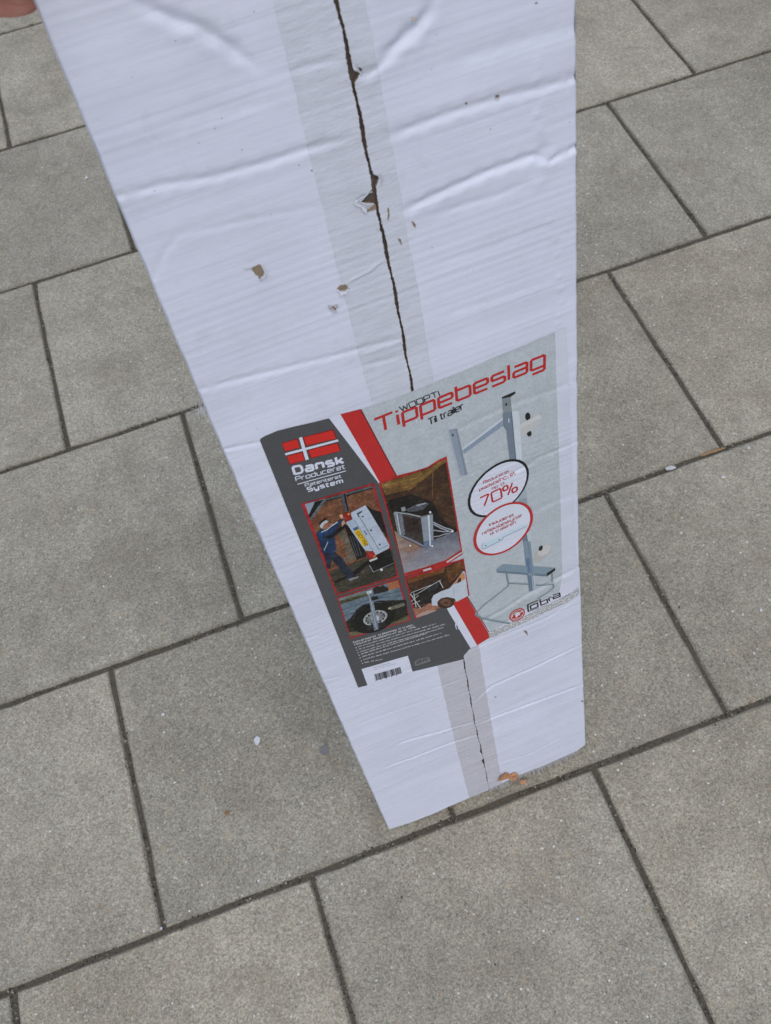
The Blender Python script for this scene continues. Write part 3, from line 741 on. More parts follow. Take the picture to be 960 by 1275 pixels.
p.poly(K1([(500, 488), (548, 465), (560, 490), (520, 508)]), (58, 92, 138), 8.8)
p.poly(K1([(514, 512), (560, 488), (652, 628), (604, 656)]), (206, 170, 32), 8.8, 0.03)
T(p, K1, 'CE7768', (538, 524), (622, 648), (22, -11), .26, (40, 34, 22), 9.4, gapw=.4)
p.stroke(K1([(520, 410), (560, 470), (600, 545), (690, 690)]), .0005, (110, 122, 138), 9)
p.stroke(K1([(548, 350), (590, 420), (745, 682), (828, 640)]), .0007, (104, 116, 132), 9)
p.poly(K1([(540, 350), (586, 326), (592, 336), (556, 358), (564, 378), (556, 382)]), (30, 34, 42), 9.4)
for c in ((595, 378), (672, 505), (752, 634)): p.ellipse(K1([(c[0] + 10 * math.cos(a), c[1] + 8 * math.sin(a)) for a in np.linspace(0, 5.6, 8)]), (44, 48, 56), 9.4)
for c in ((612, 515), (625, 535)): p.poly(K1([(c[0] - 8, c[1] - 4), (c[0] + 6, c[1] - 10), (c[0] + 12, c[1] + 6), (c[0] - 2, c[1] + 12)]), (80, 94, 116), 9.4)
p.poly(K1([(414, 352), (470, 338), (505, 396), (440, 428)]), (132, 34, 30), 9, 0.2); p.poly(K1([(455, 350), (470, 342), (478, 360), (462, 370)]), (224, 120, 40), 9.4)
p.poly(K1([(622, 722), (688, 690), (722, 745), (660, 778)]), (142, 38, 32), 9, 0.15); p.poly(K1([(690, 740), (712, 732), (718, 748), (700, 756)]), (220, 110, 44), 9.4); p.poly(K1([(655, 782), (728, 752), (732, 770), (665, 796)]), (186, 190, 196), 9)
p.poly(K1([(170, 532), (215, 490), (290, 478), (370, 420), (410, 398), (418, 418), (385, 462), (330, 520), (338, 570), (350, 680), (330, 712), (228, 722)]), (26, 48, 80), 9, 0.2)
p.poly(K1([(180, 520), (225, 496), (230, 560), (210, 600)]), (26, 66, 104), 9.3, 0.15)
p.stroke(K1([(215, 520), (262, 500), (300, 470), (366, 426)]), .0013, (176, 188, 206), 9.6)
p.stroke(K1([(240, 688), (276, 606)]), .0008, (170, 184, 204), 9.6)
p.poly(K1([(235, 566), (300, 540), (402, 462), (438, 452), (425, 486), (330, 560), (300, 580)]), (12, 14, 22), 9.6, 0.1)
p.poly(K1([(380, 372), (395, 352), (412, 362), (418, 390), (398, 398)]), (196, 150, 126), 9.6); p.poly(K1([(400, 430), (424, 410), (434, 440), (404, 470)]), (180, 140, 118), 9.6)
p.poly(K1([(225, 470), (248, 440), (300, 435), (330, 445), (290, 475), (236, 500)]), (148, 100, 80), 9.6, 0.1)
p.poly(K1([(200, 470), (212, 440), (258, 408), (284, 424), (240, 448), (224, 490)]), (176, 178, 184), 9.8); p.poly(K1([(192, 440), (256, 384), (268, 398), (222, 432), (206, 452)]), (16, 16, 20), 10)
p.poly(K1([(238, 724), (335, 700), (420, 775), (440, 820), (520, 905), (500, 950), (450, 945), (380, 850), (310, 770), (300, 860), (270, 850)]), (30, 36, 52), 9, 0.25)
p.poly(K1([(465, 955), (560, 925), (556, 946), (476, 970)]), (120, 124, 132), 9.4)
p.build('printed_photo', label, 0.46, 0.80)
# ---- photograph 2: bracket folded on a van floor
p = Print(0.0011)
p.poly(K2([(8, 320), (190, 248), (380, 200), (490, 165), (600, 95), (682, 58), (838, 1000), (680, 1110), (480, 1170), (262, 1228)]), (160, 40, 40), 3)
p.poly(K2([(30, 325), (200, 272), (390, 215), (500, 180), (605, 112), (668, 84), (820, 985), (670, 1085), (480, 1150), (262, 1216)]), (50, 36, 26), 4, 0.35)
p.poly(K2([(30, 325), (200, 272), (390, 215), (500, 180), (605, 112), (668, 84), (672, 110), (600, 190), (540, 250), (440, 330), (320, 400), (80, 470)]), (112, 84, 46), 5, 0.4)
p.poly(K2([(60, 440), (330, 380), (540, 220), (640, 130), (690, 220), (780, 740), (700, 740), (560, 520), (480, 500), (150, 560), (90, 520)]), (62, 42, 28), 5.4, 0.45)
p.stroke(K2([(40, 352), (240, 300), (430, 260), (540, 200)]), .0012, (140, 108, 58), 6, 0.3); p.stroke(K2([(60, 420), (300, 372), (470, 285)]), .001, (84, 60, 34), 6, 0.3)
p.stroke(K2([(545, 210), (538, 350), (545, 480)]), .0005, (128, 92, 56), 6)
p.ellipse(K2([(80 + 20 * math.cos(a), 340 + 14 * math.sin(a)) for a in np.linspace(0, 5.8, 10)]), (150, 134, 100), 6)
p.poly(K2([(90, 490), (330, 430), (545, 510), (600, 640), (700, 740), (790, 790), (560, 860), (200, 800), (150, 620)]), (24, 20, 18), 6, 0.25)
p.poly(K2([(160, 790), (260, 840), (440, 920), (560, 880), (790, 800), (820, 985), (670, 1085), (480, 1150), (262, 1216)]), [(150, 122, 106), (134, 112, 102), (122, 106, 106), (104, 108, 122), (98, 104, 120), (128, 128, 140), (140, 140, 150), (142, 142, 154), (140, 138, 148)], 6.4, 0.12)
p.poly(K2([(205, 980), (330, 920), (440, 960), (300, 1010)]), (132, 106, 92), 6.7, 0.2)
p.poly(K2([(275, 580), (370, 530), (470, 510), (510, 520), (450, 580), (380, 600), (300, 600)]), (72, 76, 84), 7, 0.2); p.poly(K2([(370, 535), (470, 512), (480, 522), (390, 548)]), (140, 146, 156), 7.4)
p.poly(K2([(225, 560), (265, 550), (275, 590), (235, 600)]), (134, 138, 142), 7.4)
p.poly(K2([(160, 605), (420, 640), (460, 960), (240, 840), (190, 810)]), (56, 50, 48), 7.6, 0.35); p.poly(K2([(250, 640), (400, 680), (420, 830), (280, 790)]), (44, 34, 30), 7.9, 0.3)
p.poly(K2([(150, 608), (180, 612), (225, 830), (195, 812)]), (124, 132, 140), 8.2, 0.1); p.poly(K2([(200, 618), (235, 624), (268, 830), (230, 830)]), (104, 112, 122), 8.2, 0.1); p.stroke(K2([(186, 615), (222, 826)]), .0012, (178, 186, 198), 8.5)
p.stroke(K2([(160, 604), (300, 622), (420, 652)]), .0016, (150, 156, 162), 8.5); p.stroke(K2([(200, 825), (330, 880), (455, 945)]), .0018, (124, 130, 150), 8.5); p.stroke(K2([(230, 850), (440, 958)]), .0006, (24, 24, 30), 8.8)
p.poly(K2([(422, 648), (542, 620), (552, 950), (460, 972)]), (132, 142, 156), 8.6, 0.12); p.poly(K2([(490, 638), (508, 634), (525, 940), (512, 948)]), (192, 200, 212), 8.9); p.poly(K2([(450, 900), (552, 880), (552, 950), (460, 972)]), (98, 112, 138), 8.8, 0.1); p.poly(K2([(422, 648), (542, 620), (542, 634), (424, 662)]), (116, 110, 110), 8.9)
for a, b in (((545, 705), (745, 790)), ((550, 725), (700, 795)), ((548, 785), (745, 800)), ((552, 850), (660, 825)), ((660, 825), (748, 798))): p.stroke(K2([a, ((a[0] + b[0]) / 2, (a[1] + b[1]) / 2 + 8), b]), .0015, (150, 156, 168), 8.7)
for c, r in (((516, 608), 12), ((538, 945), 11), ((318, 938), 10), ((738, 797), 13)): p.ellipse(K2([(c[0] + r * math.cos(a), c[1] + r * math.sin(a)) for a in np.linspace(0, 5.6, 8)]), (204, 206, 210), 9.2)
p.poly(K2([(265, 1222), (480, 1170), (680, 1110), (840, 1005), (842, 1030), (690, 1130), (490, 1198), (262, 1248)]), (168, 38, 38), 4.4)
p.poly(K2([(445, 1184), (525, 1162), (534, 1180), (455, 1202)]), (190, 188, 196), 5); p.poly(K2([(680, 1104), (760, 1048), (838, 1004), (838, 1018), (765, 1066), (690, 1116)]), (190, 186, 192), 5)
p.build('printed_photo', label, 0.46, 0.80)
# ---- photograph 3: trailer wheel
p = Print(0.0011)
p.poly(K3([(44, 218), (438, 98), (515, 366), (132, 482)]), (150, 36, 40), 3)
p.poly(K3([(56, 222), (430, 108), (500, 362), (136, 470)]), (98, 114, 128), 4, 0.12)
p.poly(K3([(56, 222), (235, 168), (240, 205), (66, 260)]), (104, 112, 112), 5, 0.4); p.poly(K3([(62, 238), (150, 214), (235, 190), (240, 208), (70, 262)]), (66, 68, 48), 5.3, 0.5)
p.poly(K3([(365, 128), (430, 108), (444, 156), (372, 176)]), (160, 100, 70), 5, 0.15); p.poly(K3([(272, 160), (300, 145), (318, 150), (335, 138), (350, 150), (372, 160), (370, 178), (280, 200)]), (28, 26, 22), 5.3, 0.3)
p.stroke(K3([(75, 300), (240, 235), (455, 175)]), .0009, (74, 86, 98), 5.6); p.stroke(K3([(90, 338), (250, 280)]), .0012, (60, 70, 80), 5.6); p.stroke(K3([(310, 225), (460, 205)]), .0016, (80, 92, 104), 5.6)
p.poly(K3([(104, 370), (140, 345), (300, 240), (480, 235), (500, 362), (136, 470)]), (34, 33, 28), 5.8, 0.3)
p.poly(K3([(118, 440), (230, 430), (420, 370), (495, 330), (500, 362), (136, 470)]), (92, 88, 68), 6, 0.35)
p.ellipse(K3([(275 + 145 * math.cos(a), 345 + 98 * math.sin(a) - 30 * math.cos(a)) for a in np.linspace(0, 6.1, 26)]), (15, 15, 16), 6.4, 0.15)
p.stroke(K3([(148, 350), (165, 300), (210, 268), (270, 250), (330, 250)]), .0014, (56, 60, 66), 6.8); p.poly(K3([(370, 280), (470, 250), (474, 270), (385, 300)]), (104, 104, 90), 6.8, 0.2); p.poly(K3([(368, 284), (386, 280), (388, 292), (370, 294)]), (170, 160, 130), 7)
p.ellipse(K3([(288 + 76 * math.cos(a), 348 + 46 * math.sin(a) - 16 * math.cos(a)) for a in np.linspace(0, 6.1, 26)]), (156, 160, 164), 7, 0.15)
p.ellipse(K3([(288 + 60 * math.cos(a), 348 + 36 * math.sin(a) - 13 * math.cos(a)) for a in np.linspace(0, 6.1, 22)]), (118, 122, 126), 7.3, 0.2)
for a in np.linspace(0, 5.9, 13):
    cx, cy = 288 + 58 * math.cos(a), 348 + 35 * math.sin(a) - 12 * math.cos(a); p.ellipse(K3([(cx + 7 * math.cos(b), cy + 6 * math.sin(b)) for b in np.linspace(0, 5.4, 7)]), (30, 30, 32), 7.6)
p.ellipse(K3([(288 + 26 * math.cos(a), 350 + 20 * math.sin(a)) for a in np.linspace(0, 5.9, 14)]), (176, 180, 184), 7.6, 0.1)
p.poly(K3([(232, 175), (262, 170), (274, 230), (310, 420), (282, 430), (250, 240)]), (110, 122, 136), 8, 0.15); p.stroke(K3([(240, 180), (262, 250), (296, 420)]), .0008, (160, 170, 182), 8.4)
p.poly(K3([(226, 400), (350, 370), (362, 398), (240, 430)]), (34, 36, 40), 7.9, 0.15); p.poly(K3([(228, 178), (264, 168), (268, 186), (236, 196)]), (186, 192, 200), 8.4); p.poly(K3([(262, 215), (300, 210), (310, 228), (264, 240)]), (20, 22, 26), 8.4)
p.build('printed_photo', label, 0.46, 0.80)
# ---- photograph 4: car in front of a van
p = Print(0.0011)
p.poly(K3([(470, 92), (585, 60), (690, 30), (760, 0), (845, -25), (882, 208), (540, 358)]), (150, 36, 40), 3)
p.poly(K3([(484, 104), (590, 74), (700, 42), (770, 10), (836, -12), (868, 204), (546, 346)]), (56, 36, 22), 4, 0.35)
p.poly(K3([(484, 104), (590, 74), (700, 42), (725, 30), (720, 60), (600, 100), (500, 128)]), (104, 62, 30), 4.6, 0.35); p.poly(K3([(735, 35), (836, -12), (842, 36), (790, 100), (750, 130)]), (92, 58, 30), 4.6, 0.4)
p.poly(K3([(505, 200), (560, 170), (650, 140), (695, 105), (718, 150), (690, 200), (620, 260), (575, 285), (540, 290)]), (26, 24, 24), 5, 0.3)
p.poly(K3([(525, 290), (600, 260), (650, 255), (680, 270), (790, 250), (868, 204), (546, 346)]), (150, 104, 84), 5, 0.15); p.poly(K3([(545, 335), (620, 300), (680, 300), (620, 325), (548, 348)]), (166, 140, 134), 5.4, 0.1)
for a, b in (((508, 195), (575, 290)), ((520, 215), (610, 160)), ((515, 245), (560, 205)), ((610, 160), (700, 108)), ((530, 190), (545, 282)), ((512, 190), (640, 140)), ((520, 262), (570, 240)), ((690, 112), (715, 158))): p.stroke(K3([a, b]), .0011, (176, 176, 178), 6)
p.ellipse(K3([(650 + 38 * math.cos(a), 150 + 24 * math.sin(a) - 12 * math.cos(a)) for a in np.linspace(0, 5.9, 14)]), (40, 42, 44), 5.6, 0.2)
p.poly(K3([(642, 230), (655, 205), (700, 180), (750, 162), (790, 115), (820, 75), (840, 48), (852, 60), (872, 208), (800, 246), (785, 225), (740, 216), (700, 224), (680, 272), (645, 270)]), (184, 192, 206), 6.4, 0.04)
p.poly(K3([(778, 138), (812, 92), (838, 62), (848, 66), (854, 100), (800, 130)]), (190, 128, 84), 6.8, 0.1); p.poly(K3([(800, 130), (812, 98), (826, 92), (826, 118)]), (40, 40, 46), 7.1); p.stroke(K3([(752, 165), (790, 116), (842, 50)]), .0008, (60, 56, 56), 7)
p.stroke(K3([(778, 150), (784, 218)]), .0005, (150, 158, 172), 7)
p.ellipse(K3([(732 + 54 * math.cos(a), 252 + 35 * math.sin(a) - 4 * math.cos(a)) for a in np.linspace(0, 6.1, 22)]), (58, 40, 30), 7, 0.15); p.ellipse(K3([(732 + 36 * math.cos(a), 251 + 24 * math.sin(a)) for a in np.linspace(0, 6.1, 18)]), (96, 68, 50), 7.4, 0.25); p.ellipse(K3([(732 + 12 * math.cos(a), 251 + 8 * math.sin(a)) for a in np.linspace(0, 5.8, 10)]), (60, 42, 32), 7.8)
p.build('printed_photo', label, 0.46, 0.80)

# ---- picture of the bracket
p = Print()
p.poly(K5([(97, 330), (158, 320), (232, 664), (185, 670)]), (124, 134, 150), 3, 0.08); p.poly(K5([(158, 320), (172, 317), (250, 660), (232, 664)]), (112, 122, 138), 3.4, 0.08); p.poly(K5([(97, 330), (110, 328), (196, 668), (185, 670)]), (150, 158, 170), 3.4)
p.ellipse(K5([(140 + 6 * math.cos(a), 365 + 11 * math.sin(a)) for a in np.linspace(0, 5.6, 9)]), (26, 28, 34), 4)
p.poly(K5([(208, 470), (520, 232), (552, 270), (224, 506)]), (120, 134, 152), 3, 0.06); p.poly(K5([(208, 462), (518, 226), (530, 244), (212, 484)]), (172, 181, 192), 3.4, 0.05); p.stroke(K5([(212, 484), (530, 244)]), .0006, (92, 104, 122), 3.8)
p.poly(K5([(507, 92), (572, 80), (583, 200), (518, 210)]), (112, 120, 126), 3.2, 0.1); p.poly(K5([(572, 80), (608, 55), (618, 190), (583, 200)]), (158, 166, 172), 3.2, 0.06)
p.poly(K5([(505, 84), (606, 40), (608, 56), (574, 80), (510, 94)]), (30, 30, 32), 4); p.ellipse(K5([(540 + 7 * math.cos(a), 138 + 12 * math.sin(a)) for a in np.linspace(0, 5.6, 9)]), (24, 26, 30), 4)
p.poly(K5([(512, 205), (580, 190), (588, 300), (600, 420), (618, 580), (566, 580), (540, 330), (516, 300)]), (100, 112, 126), 3.6, 0.1)
p.poly(K5([(580, 192), (634, 184), (646, 350), (660, 580), (618, 580), (600, 420)]), (176, 184, 193), 3.6, 0.06); p.stroke(K5([(578, 196), (592, 330), (612, 560)]), .0009, (84, 94, 106), 4); p.poly(K5([(545, 240), (575, 232), (578, 270), (552, 276)]), (98, 110, 128), 4); p.stroke(K5([(556, 240), (560, 272)]), .0009, (190, 198, 210), 4.4)
p.poly(K5([(632, 292), (780, 210), (804, 228), (802, 272), (650, 384), (638, 360)]), (178, 179, 182), 3, 0.05); p.poly(K5([(640, 320), (800, 240), (802, 272), (650, 384)]), (168, 169, 171), 3.4, 0.05)
p.ellipse(K5([(700 + 20 * math.cos(a), 228 + 31 * math.sin(a)) for a in np.linspace(0, 5.9, 12)]), (22, 24, 26), 2.6); p.ellipse(K5([(712 + 18 * math.cos(a), 356 + 22 * math.sin(a)) for a in np.linspace(0, 5.9, 12)]), (24, 26, 28), 2.6)
p.build('product_picture', label)
p = Print()
# lower half
p.poly(KB([(585, 60), (660, 60), (720, 500), (770, 470), (708, 40)]), (150, 161, 171), 2.6, 0.08); p.poly(KB([(640, 300), (738, 290), (768, 520), (690, 540)]), (142, 154, 165), 2.8, 0.08)
p.poly(K6([(540, 0), (595, 0), (615, 215), (660, 640), (612, 655), (570, 300)]), (128, 142, 154), 3, 0.1); p.poly(K6([(568, 290), (596, 250), (632, 560), (640, 650), (612, 655)]), (92, 110, 128), 3.4, 0.12); p.poly(K6([(596, 250), (622, 218), (660, 640), (640, 646)]), (160, 172, 182), 3.4, 0.08)
p.poly(K6([(645, 385), (735, 328), (768, 335), (768, 368), (680, 448), (652, 445)]), (158, 158, 158), 2.8, 0.05); p.ellipse(K6([(720 + 46 * math.cos(a), 365 + 34 * math.sin(a) - 22 * math.cos(a)) for a in np.linspace(0, 6, 16)]), (174, 174, 175), 2.9, 0.05); p.ellipse(K6([(694 + 15 * math.cos(a), 350 + 18 * math.sin(a) - 6 * math.cos(a)) for a in np.linspace(0, 5.9, 12)]), (34, 36, 36), 3.2)
def wire(q, wd, c=(128, 142, 150)): p.stroke(KC(q), wd, c, 3); p.stroke(KC([(a, b + 5) for a, b in q]), wd * .35, (84, 98, 110), 3.3)
wire([(222, 95), (240, 185), (420, 195), (560, 212), (650, 190)], .0030); wire([(240, 190), (236, 215), (0, 405), (-60, 470)], .0026); wire([(-60, 472), (0, 512), (130, 536), (250, 556)], .0036)
wire([(640, 95), (648, 190), (655, 225), (600, 270), (505, 330)], .0030)
p.poly(K6([(380, 500), (428, 462), (798, 486), (740, 532), (385, 508)]), (112, 130, 144), 3.8, 0.1); p.poly(K6([(380, 500), (385, 508), (740, 532), (738, 548), (386, 522)]), (92, 108, 122), 3.9, 0.08); p.poly(K6([(735, 524), (795, 485), (793, 506), (737, 548)]), (26, 28, 26), 4.4)
p.poly(K6([(570, 300), (596, 460), (606, 540), (652, 540), (640, 460), (622, 300)]), (112, 128, 144), 4.2, 0.12); p.poly(K6([(592, 420), (612, 418), (622, 520), (602, 522)]), (80, 104, 134), 4.6); p.stroke(K6([(596, 258), (648, 640)]), .0006, (84, 98, 112), 4.6)
p.build('product_picture', label)

# ---- round badges
def ell(c, rx, ry, rho, k=1.0, n=46):
    return [(c[0] + k * rx * math.cos(a), c[1] + k * ry * (rho * math.cos(a) + math.sqrt(1 - rho * rho) * math.sin(a))) for a in np.linspace(0, 2 * math.pi, n, endpoint=False)]
p = Print()
e1 = ((480, 375), 305, 290, -.50)
p.ellipse(KB(ell(*e1)), (20, 20, 24), 5); p.ellipse(KB(ell((481, 376), 281, 268, -.50)), (186, 190, 206), 6, 0.03)
RT = (150, 52, 60)
T(p, KB, 'Reducerer', (332, 330), (592, 212), (-8, -26), .25, RT, 7); T(p, KB, 'pladsbehovet', (292, 404), (650, 236), (-8, -26), .25, RT, 7); T(p, KB, 'op til', (418, 388), (540, 335), (-8, -24), .25, RT, 7)
T(p, KB, '70%', (312, 562), (668, 400), (-16, -92), .2, (158, 34, 42), 7, gapw=.3)
p.build('badge', label)
p = Print()
e2 = ((527, 778), 297, 268, -.44)
p.ellipse(KB(ell(*e2)), (162, 38, 38), 8); p.ellipse(KB(ell((527, 778), 268, 248, -.44)), (186, 191, 206), 9, 0.03)
T(p, KB, 'Inkluderet', (392, 752), (634, 648), (-7, -26), .25, RT, 10); T(p, KB, 'refleksbeskytter', (322, 838), (718, 652), (-7, -26), .25, RT, 10); T(p, KB, 'til traileren', (400, 842), (650, 722), (-7, -24), .25, RT, 10)
p.poly(KB([(312, 945), (330, 915), (500, 850), (520, 835), (752, 728), (764, 738), (758, 756), (530, 856), (518, 884), (345, 972), (318, 978)]), (172, 190, 204), 10)
p.stroke(KB([(318, 978), (345, 974), (518, 886), (530, 858), (760, 752)]), .0008, (84, 102, 120), 10.6); p.stroke(KB([(318, 978), (312, 945), (330, 915)]), .0006, (110, 128, 142), 10.6)
for c in ((352, 946), (486, 886)): p.ellipse(KB([(c[0] + 8 * math.cos(a), c[1] + 7 * math.sin(a)) for a in np.linspace(0, 5.6, 8)]), (70, 90, 108), 10.8)
p.build('badge', label)

# ---- maker's mark
p = Print()
p.ellipse(KC(ell((321, 478), 72, 60, -.40, 1, 30)), (160, 36, 30), 5); p.ellipse(KC(ell((321, 478), 60, 50, -.40, 1, 26)), (176, 184, 196), 5.5); p.ellipse(KC(ell((321, 478), 55, 45, -.40, 1, 26)), (158, 40, 32), 6)
p.stroke(KC([(272, 500), (280, 478), (300, 462), (322, 452), (345, 455), (368, 448), (372, 436)]), .0016, (178, 184, 194), 6.6)
p.poly(KC([(300, 470), (318, 458), (350, 462), (345, 480), (325, 486), (322, 500), (308, 502)]), (182, 188, 198), 6.8); p.stroke(KC([(282, 512), (300, 516), (350, 498), (368, 480)]), .0008, (178, 184, 194), 6.6)
p.build('logo', label)
p = Print()
BK = (26, 26, 30)
p.stroke(KC([(425, 452), (418, 385), (470, 362), (512, 345)]), .0022, BK, 5); p.stroke(KC([(425, 452), (520, 412)]), .0010, BK, 5)
p.stroke(KC([(448, 434), (442, 396), (480, 378)]), .0012, BK, 5)
for q in ([(448, 430), (444, 398), (508, 370), (514, 402), (448, 430)], [(530, 335), (542, 392), (602, 366), (596, 336), (536, 362)], [(620, 352), (612, 325), (640, 312)], [(648, 300), (710, 278), (716, 310), (656, 332), (652, 316), (708, 296)]):
    p.stroke(KC(q), .0019, BK, 5)
p.build('logo_lettering', label)

# ---- small print, barcode
p = Print()
SP = (176, 178, 184)
T(p, K7, 'Galvaniseret stålbeslag til trailer,', (108, 326), (508, 206), (-3, -10), .24, SP, 2.2, gapw=.4); T(p, K7, 'reducerer pladsbehovet op til 70%.', (116, 340), (524, 220), (-3, -10), .24, SP, 2.2, gapw=.4)
for (a, b) in (((125, 357), (655, 198)), ((132, 374), (715, 200)), ((139, 391), (703, 222)), ((146, 407), (592, 262)), ((152, 424), (690, 256)), ((160, 442), (746, 268)), ((167, 459), (300, 434))):
    a = np.array(a, float); b = np.array(b, float); d = b - a; L = np.linalg.norm(d); t = d / L
    p.ellipse(K7([a + (3.4 * math.cos(x), 3.4 * math.sin(x)) for x in np.linspace(0, 5.4, 7)]), (186, 188, 192), 2.2)
    x = 16.0
    while x < L:
        wl = rng.uniform(10, 46)
        y = x
        while y < min(x + wl, L):
            g = rng.uniform(1.5, 3.5); h0 = rng.uniform(4, 8)
            p.stroke(K7([a + t * y, a + t * y + (-1.5, -h0)]), .0007, (150, 152, 158), 2.2); y += g + 2.2
        p.stroke(K7([a + t * x + (-.8, -3), a + t * min(x + wl, L) + (-.8, -3)]), .0004, (120, 122, 128), 2.1)
        x += wl + rng.uniform(6, 10)
p.build('small_print', label)
p = Print()
for i in range(30):
    f = i / 29 + rng.uniform(-.006, .006); a = np.array((247, 532)) * (1 - f) + np.array((414, 482)) * f; b = a + (10, 40 if i % 6 else 46)
    p.stroke(K7([a, b]), rng.choice([.0005, .0008, .0012]), (58, 58, 68), 2)
for (a, b) in (((240, 492), (352, 458)), ((246, 504), (388, 461))):
    a = np.array(a, float); b = np.array(b, float); n = 26
    for i in range(n):
        if i % 7 == 6: continue
        q = a + (b - a) * i / n; p.stroke(K7([q, q + (2.5, -4)]), .0005, (120, 122, 132), 2)
p.build('barcode', label)
p = Print()
p.poly(K7([(510, 446), (530, 430), (608, 412), (620, 440), (516, 476)]), (98, 99, 102), 2.2, .1)
for q in ([(530, 458), (528, 442), (545, 437), (547, 452), (530, 458)], [(556, 448), (552, 434), (562, 432)], [(572, 444), (569, 430), (582, 426), (584, 440)], [(595, 436), (592, 422)]): p.stroke(K7(q), .0012, (52, 53, 56), 3)
p.build('approval_mark', label)
# bubbly clear film along the bottom edge
q = KC([(55, 640), (150, 602), (250, 556), (400, 488), (560, 400), (660, 358), (740, 325), (820, 270), (886, 228), (892, 262), (890, 292), (830, 332), (760, 374), (660, 420), (560, 468), (400, 548), (250, 615), (150, 662), (70, 698)])
pr = Print(); pr.poly(q, WHITE, 2.4); vv = np.array(pr.v); z = disp(vv[:, 0], vv[:, 1]) + LAB0 + 3 * LSTEP
mesh('clear_film', np.stack([vv[:, 0], vv[:, 1], z], 1), pr.f, M_CLEAR, label, smooth=True)

# ------------------------------------------------------------------ damage on the box
def patch(name, px, off, mat, lift=None, parent=box, h=0.0012):
    rag_ = []
    for i, a in enumerate(px):
        b = px[(i + 1) % len(px)]; L = math.hypot(b[0] - a[0], b[1] - a[1]); rag_.append(a)
        for t in (.33, .67): rag_.append((a[0] + (b[0] - a[0]) * t + random.gauss(0, .09 * L), a[1] + (b[1] - a[1]) * t + random.gauss(0, .09 * L)))
    q = uv(rag_); pr = Print(); pr.poly(q, WHITE, 0, h=h); vv = np.array(pr.v)
    z = disp(vv[:, 0], vv[:, 1]) + off + flap_lift(vv[:, 0], vv[:, 1])
    if lift is not None: z = z + lift(vv[:, :2])
    return mesh(name, np.stack([vv[:, 0], vv[:, 1], z], 1), pr.f, mat, parent, smooth=True)
def rag(c, r, n=14, sx=1, sy=1, j=.3):
    return [(c[0] + sx * r * math.cos(a) * (1 + random.uniform(-j, j)), c[1] + sy * r * math.sin(a) * (1 + random.uniform(-j, j))) for a in np.linspace(0, 2 * math.pi, n, endpoint=False)]
def hinge(a, b, h):                # lifts away from the line a-b (photo points)
    a, b = uv([a])[0], uv([b])[0]; t = (b - a) / np.linalg.norm(b - a); n = np.array([-t[1], t[0]])
    return lambda q: np.abs((q - a) @ n) * h
C4 = lambda P: [(340 + x / 4.25, y / 4.25) for x, y in P]
C3 = lambda P: [(280 + x / 3.4286, 280 + y / 3.4286) for x, y in P]
patch('torn_patch', C3([(112, 186), (128, 176), (146, 168), (160, 178), (166, 200), (160, 222), (148, 232), (138, 214), (124, 202)]), .0003, M_TORN)
patch('torn_flap', C3([(150, 166), (164, 176), (174, 200), (168, 222), (152, 240), (148, 232), (162, 214), (164, 192)]), .0004, M_FRAY, hinge((322, 329), (326, 350), .8))
patch('torn_flap', C3([(78, 186), (112, 184), (118, 190), (80, 192)]), .0003, M_FRAY)
patch('torn_patch', C3([(476, 272), (490, 258), (512, 252), (526, 264), (516, 278), (494, 282)]), .0004, M_TORN)
patch('torn_flap', C3([(474, 276), (494, 284), (518, 280), (528, 266), (534, 270), (514, 292), (492, 296)]), .0006, M_FRAY, hinge((418, 361), (434, 360), .6))
patch('torn_patch', rag((415, 384), 3.2, sx=1.6), .0004, M_TORN)
for c in ((411, 382), (414, 386), (419, 381), (417, 388)): patch('torn_flap', rag(c, 2.2, 9, 1.4), .0007, M_FRAY, lambda q: .0006 * np.sin(q[:, 0] * 3000))
patch('torn_patch', C4([(730, 1172), (744, 1174), (756, 1190), (749, 1206), (740, 1190)]), .0004, M_TORN)
patch('torn_patch', rag((620, 121), 2.6), .0004, M_TORN); patch('torn_flap', rag((620, 124), 2.2, 9, 1.4, .7), .0006, M_FRAY)
patch('torn_patch', rag((581, 129), 1.6), .0004, M_TORN)
patch('torn_patch', C4([(606, 1098), (613, 1100), (610, 1160), (606, 1166), (607, 1130)]), .0005, M_TORN)
patch('torn_patch', C3([(738, 56), (745, 58), (756, 82), (750, 84)]), .0005, M_TORN)
patch('torn_patch', C4([(728, 92), (760, 92), (766, 112), (740, 122)]), .0004, mat_torn('rubbed_card', (0.55, 0.46, 0.38), (0.72, 0.66, 0.6)))
# flaps of card torn back beside the split
patch('torn_flap', C4([(422, 1070), (446, 1062), (480, 1078), (520, 1082), (490, 1122), (470, 1112)]), .0006, M_FRAY, hinge((440, 250), (460, 262), .55))
patch('torn_flap', C4([(428, 1066), (440, 1048), (520, 1008), (524, 1014), (452, 1054), (446, 1066)]), .0005, M_FRAY, hinge((441, 250), (463, 238), .5))
patch('torn_patch', C4([(488, 1124), (512, 1088), (536, 1076), (548, 1108), (520, 1112)]), .0005, M_TORN)
patch('torn_flap', C4([(418, 330), (440, 345), (470, 375), (478, 398), (462, 396), (440, 372), (416, 352)]), .0006, M_FRAY, hinge((438, 78), (452, 93), .9))
patch('torn_flap', C4([(528, 922), (560, 916), (578, 938), (568, 985), (560, 982), (568, 944), (552, 928)]), .0005, M_FRAY, hinge((466, 217), (474, 231), .7))
patch('torn_flap', C4([(538, 1214), (556, 1206), (570, 1216), (558, 1222)]), .0005, M_FRAY)
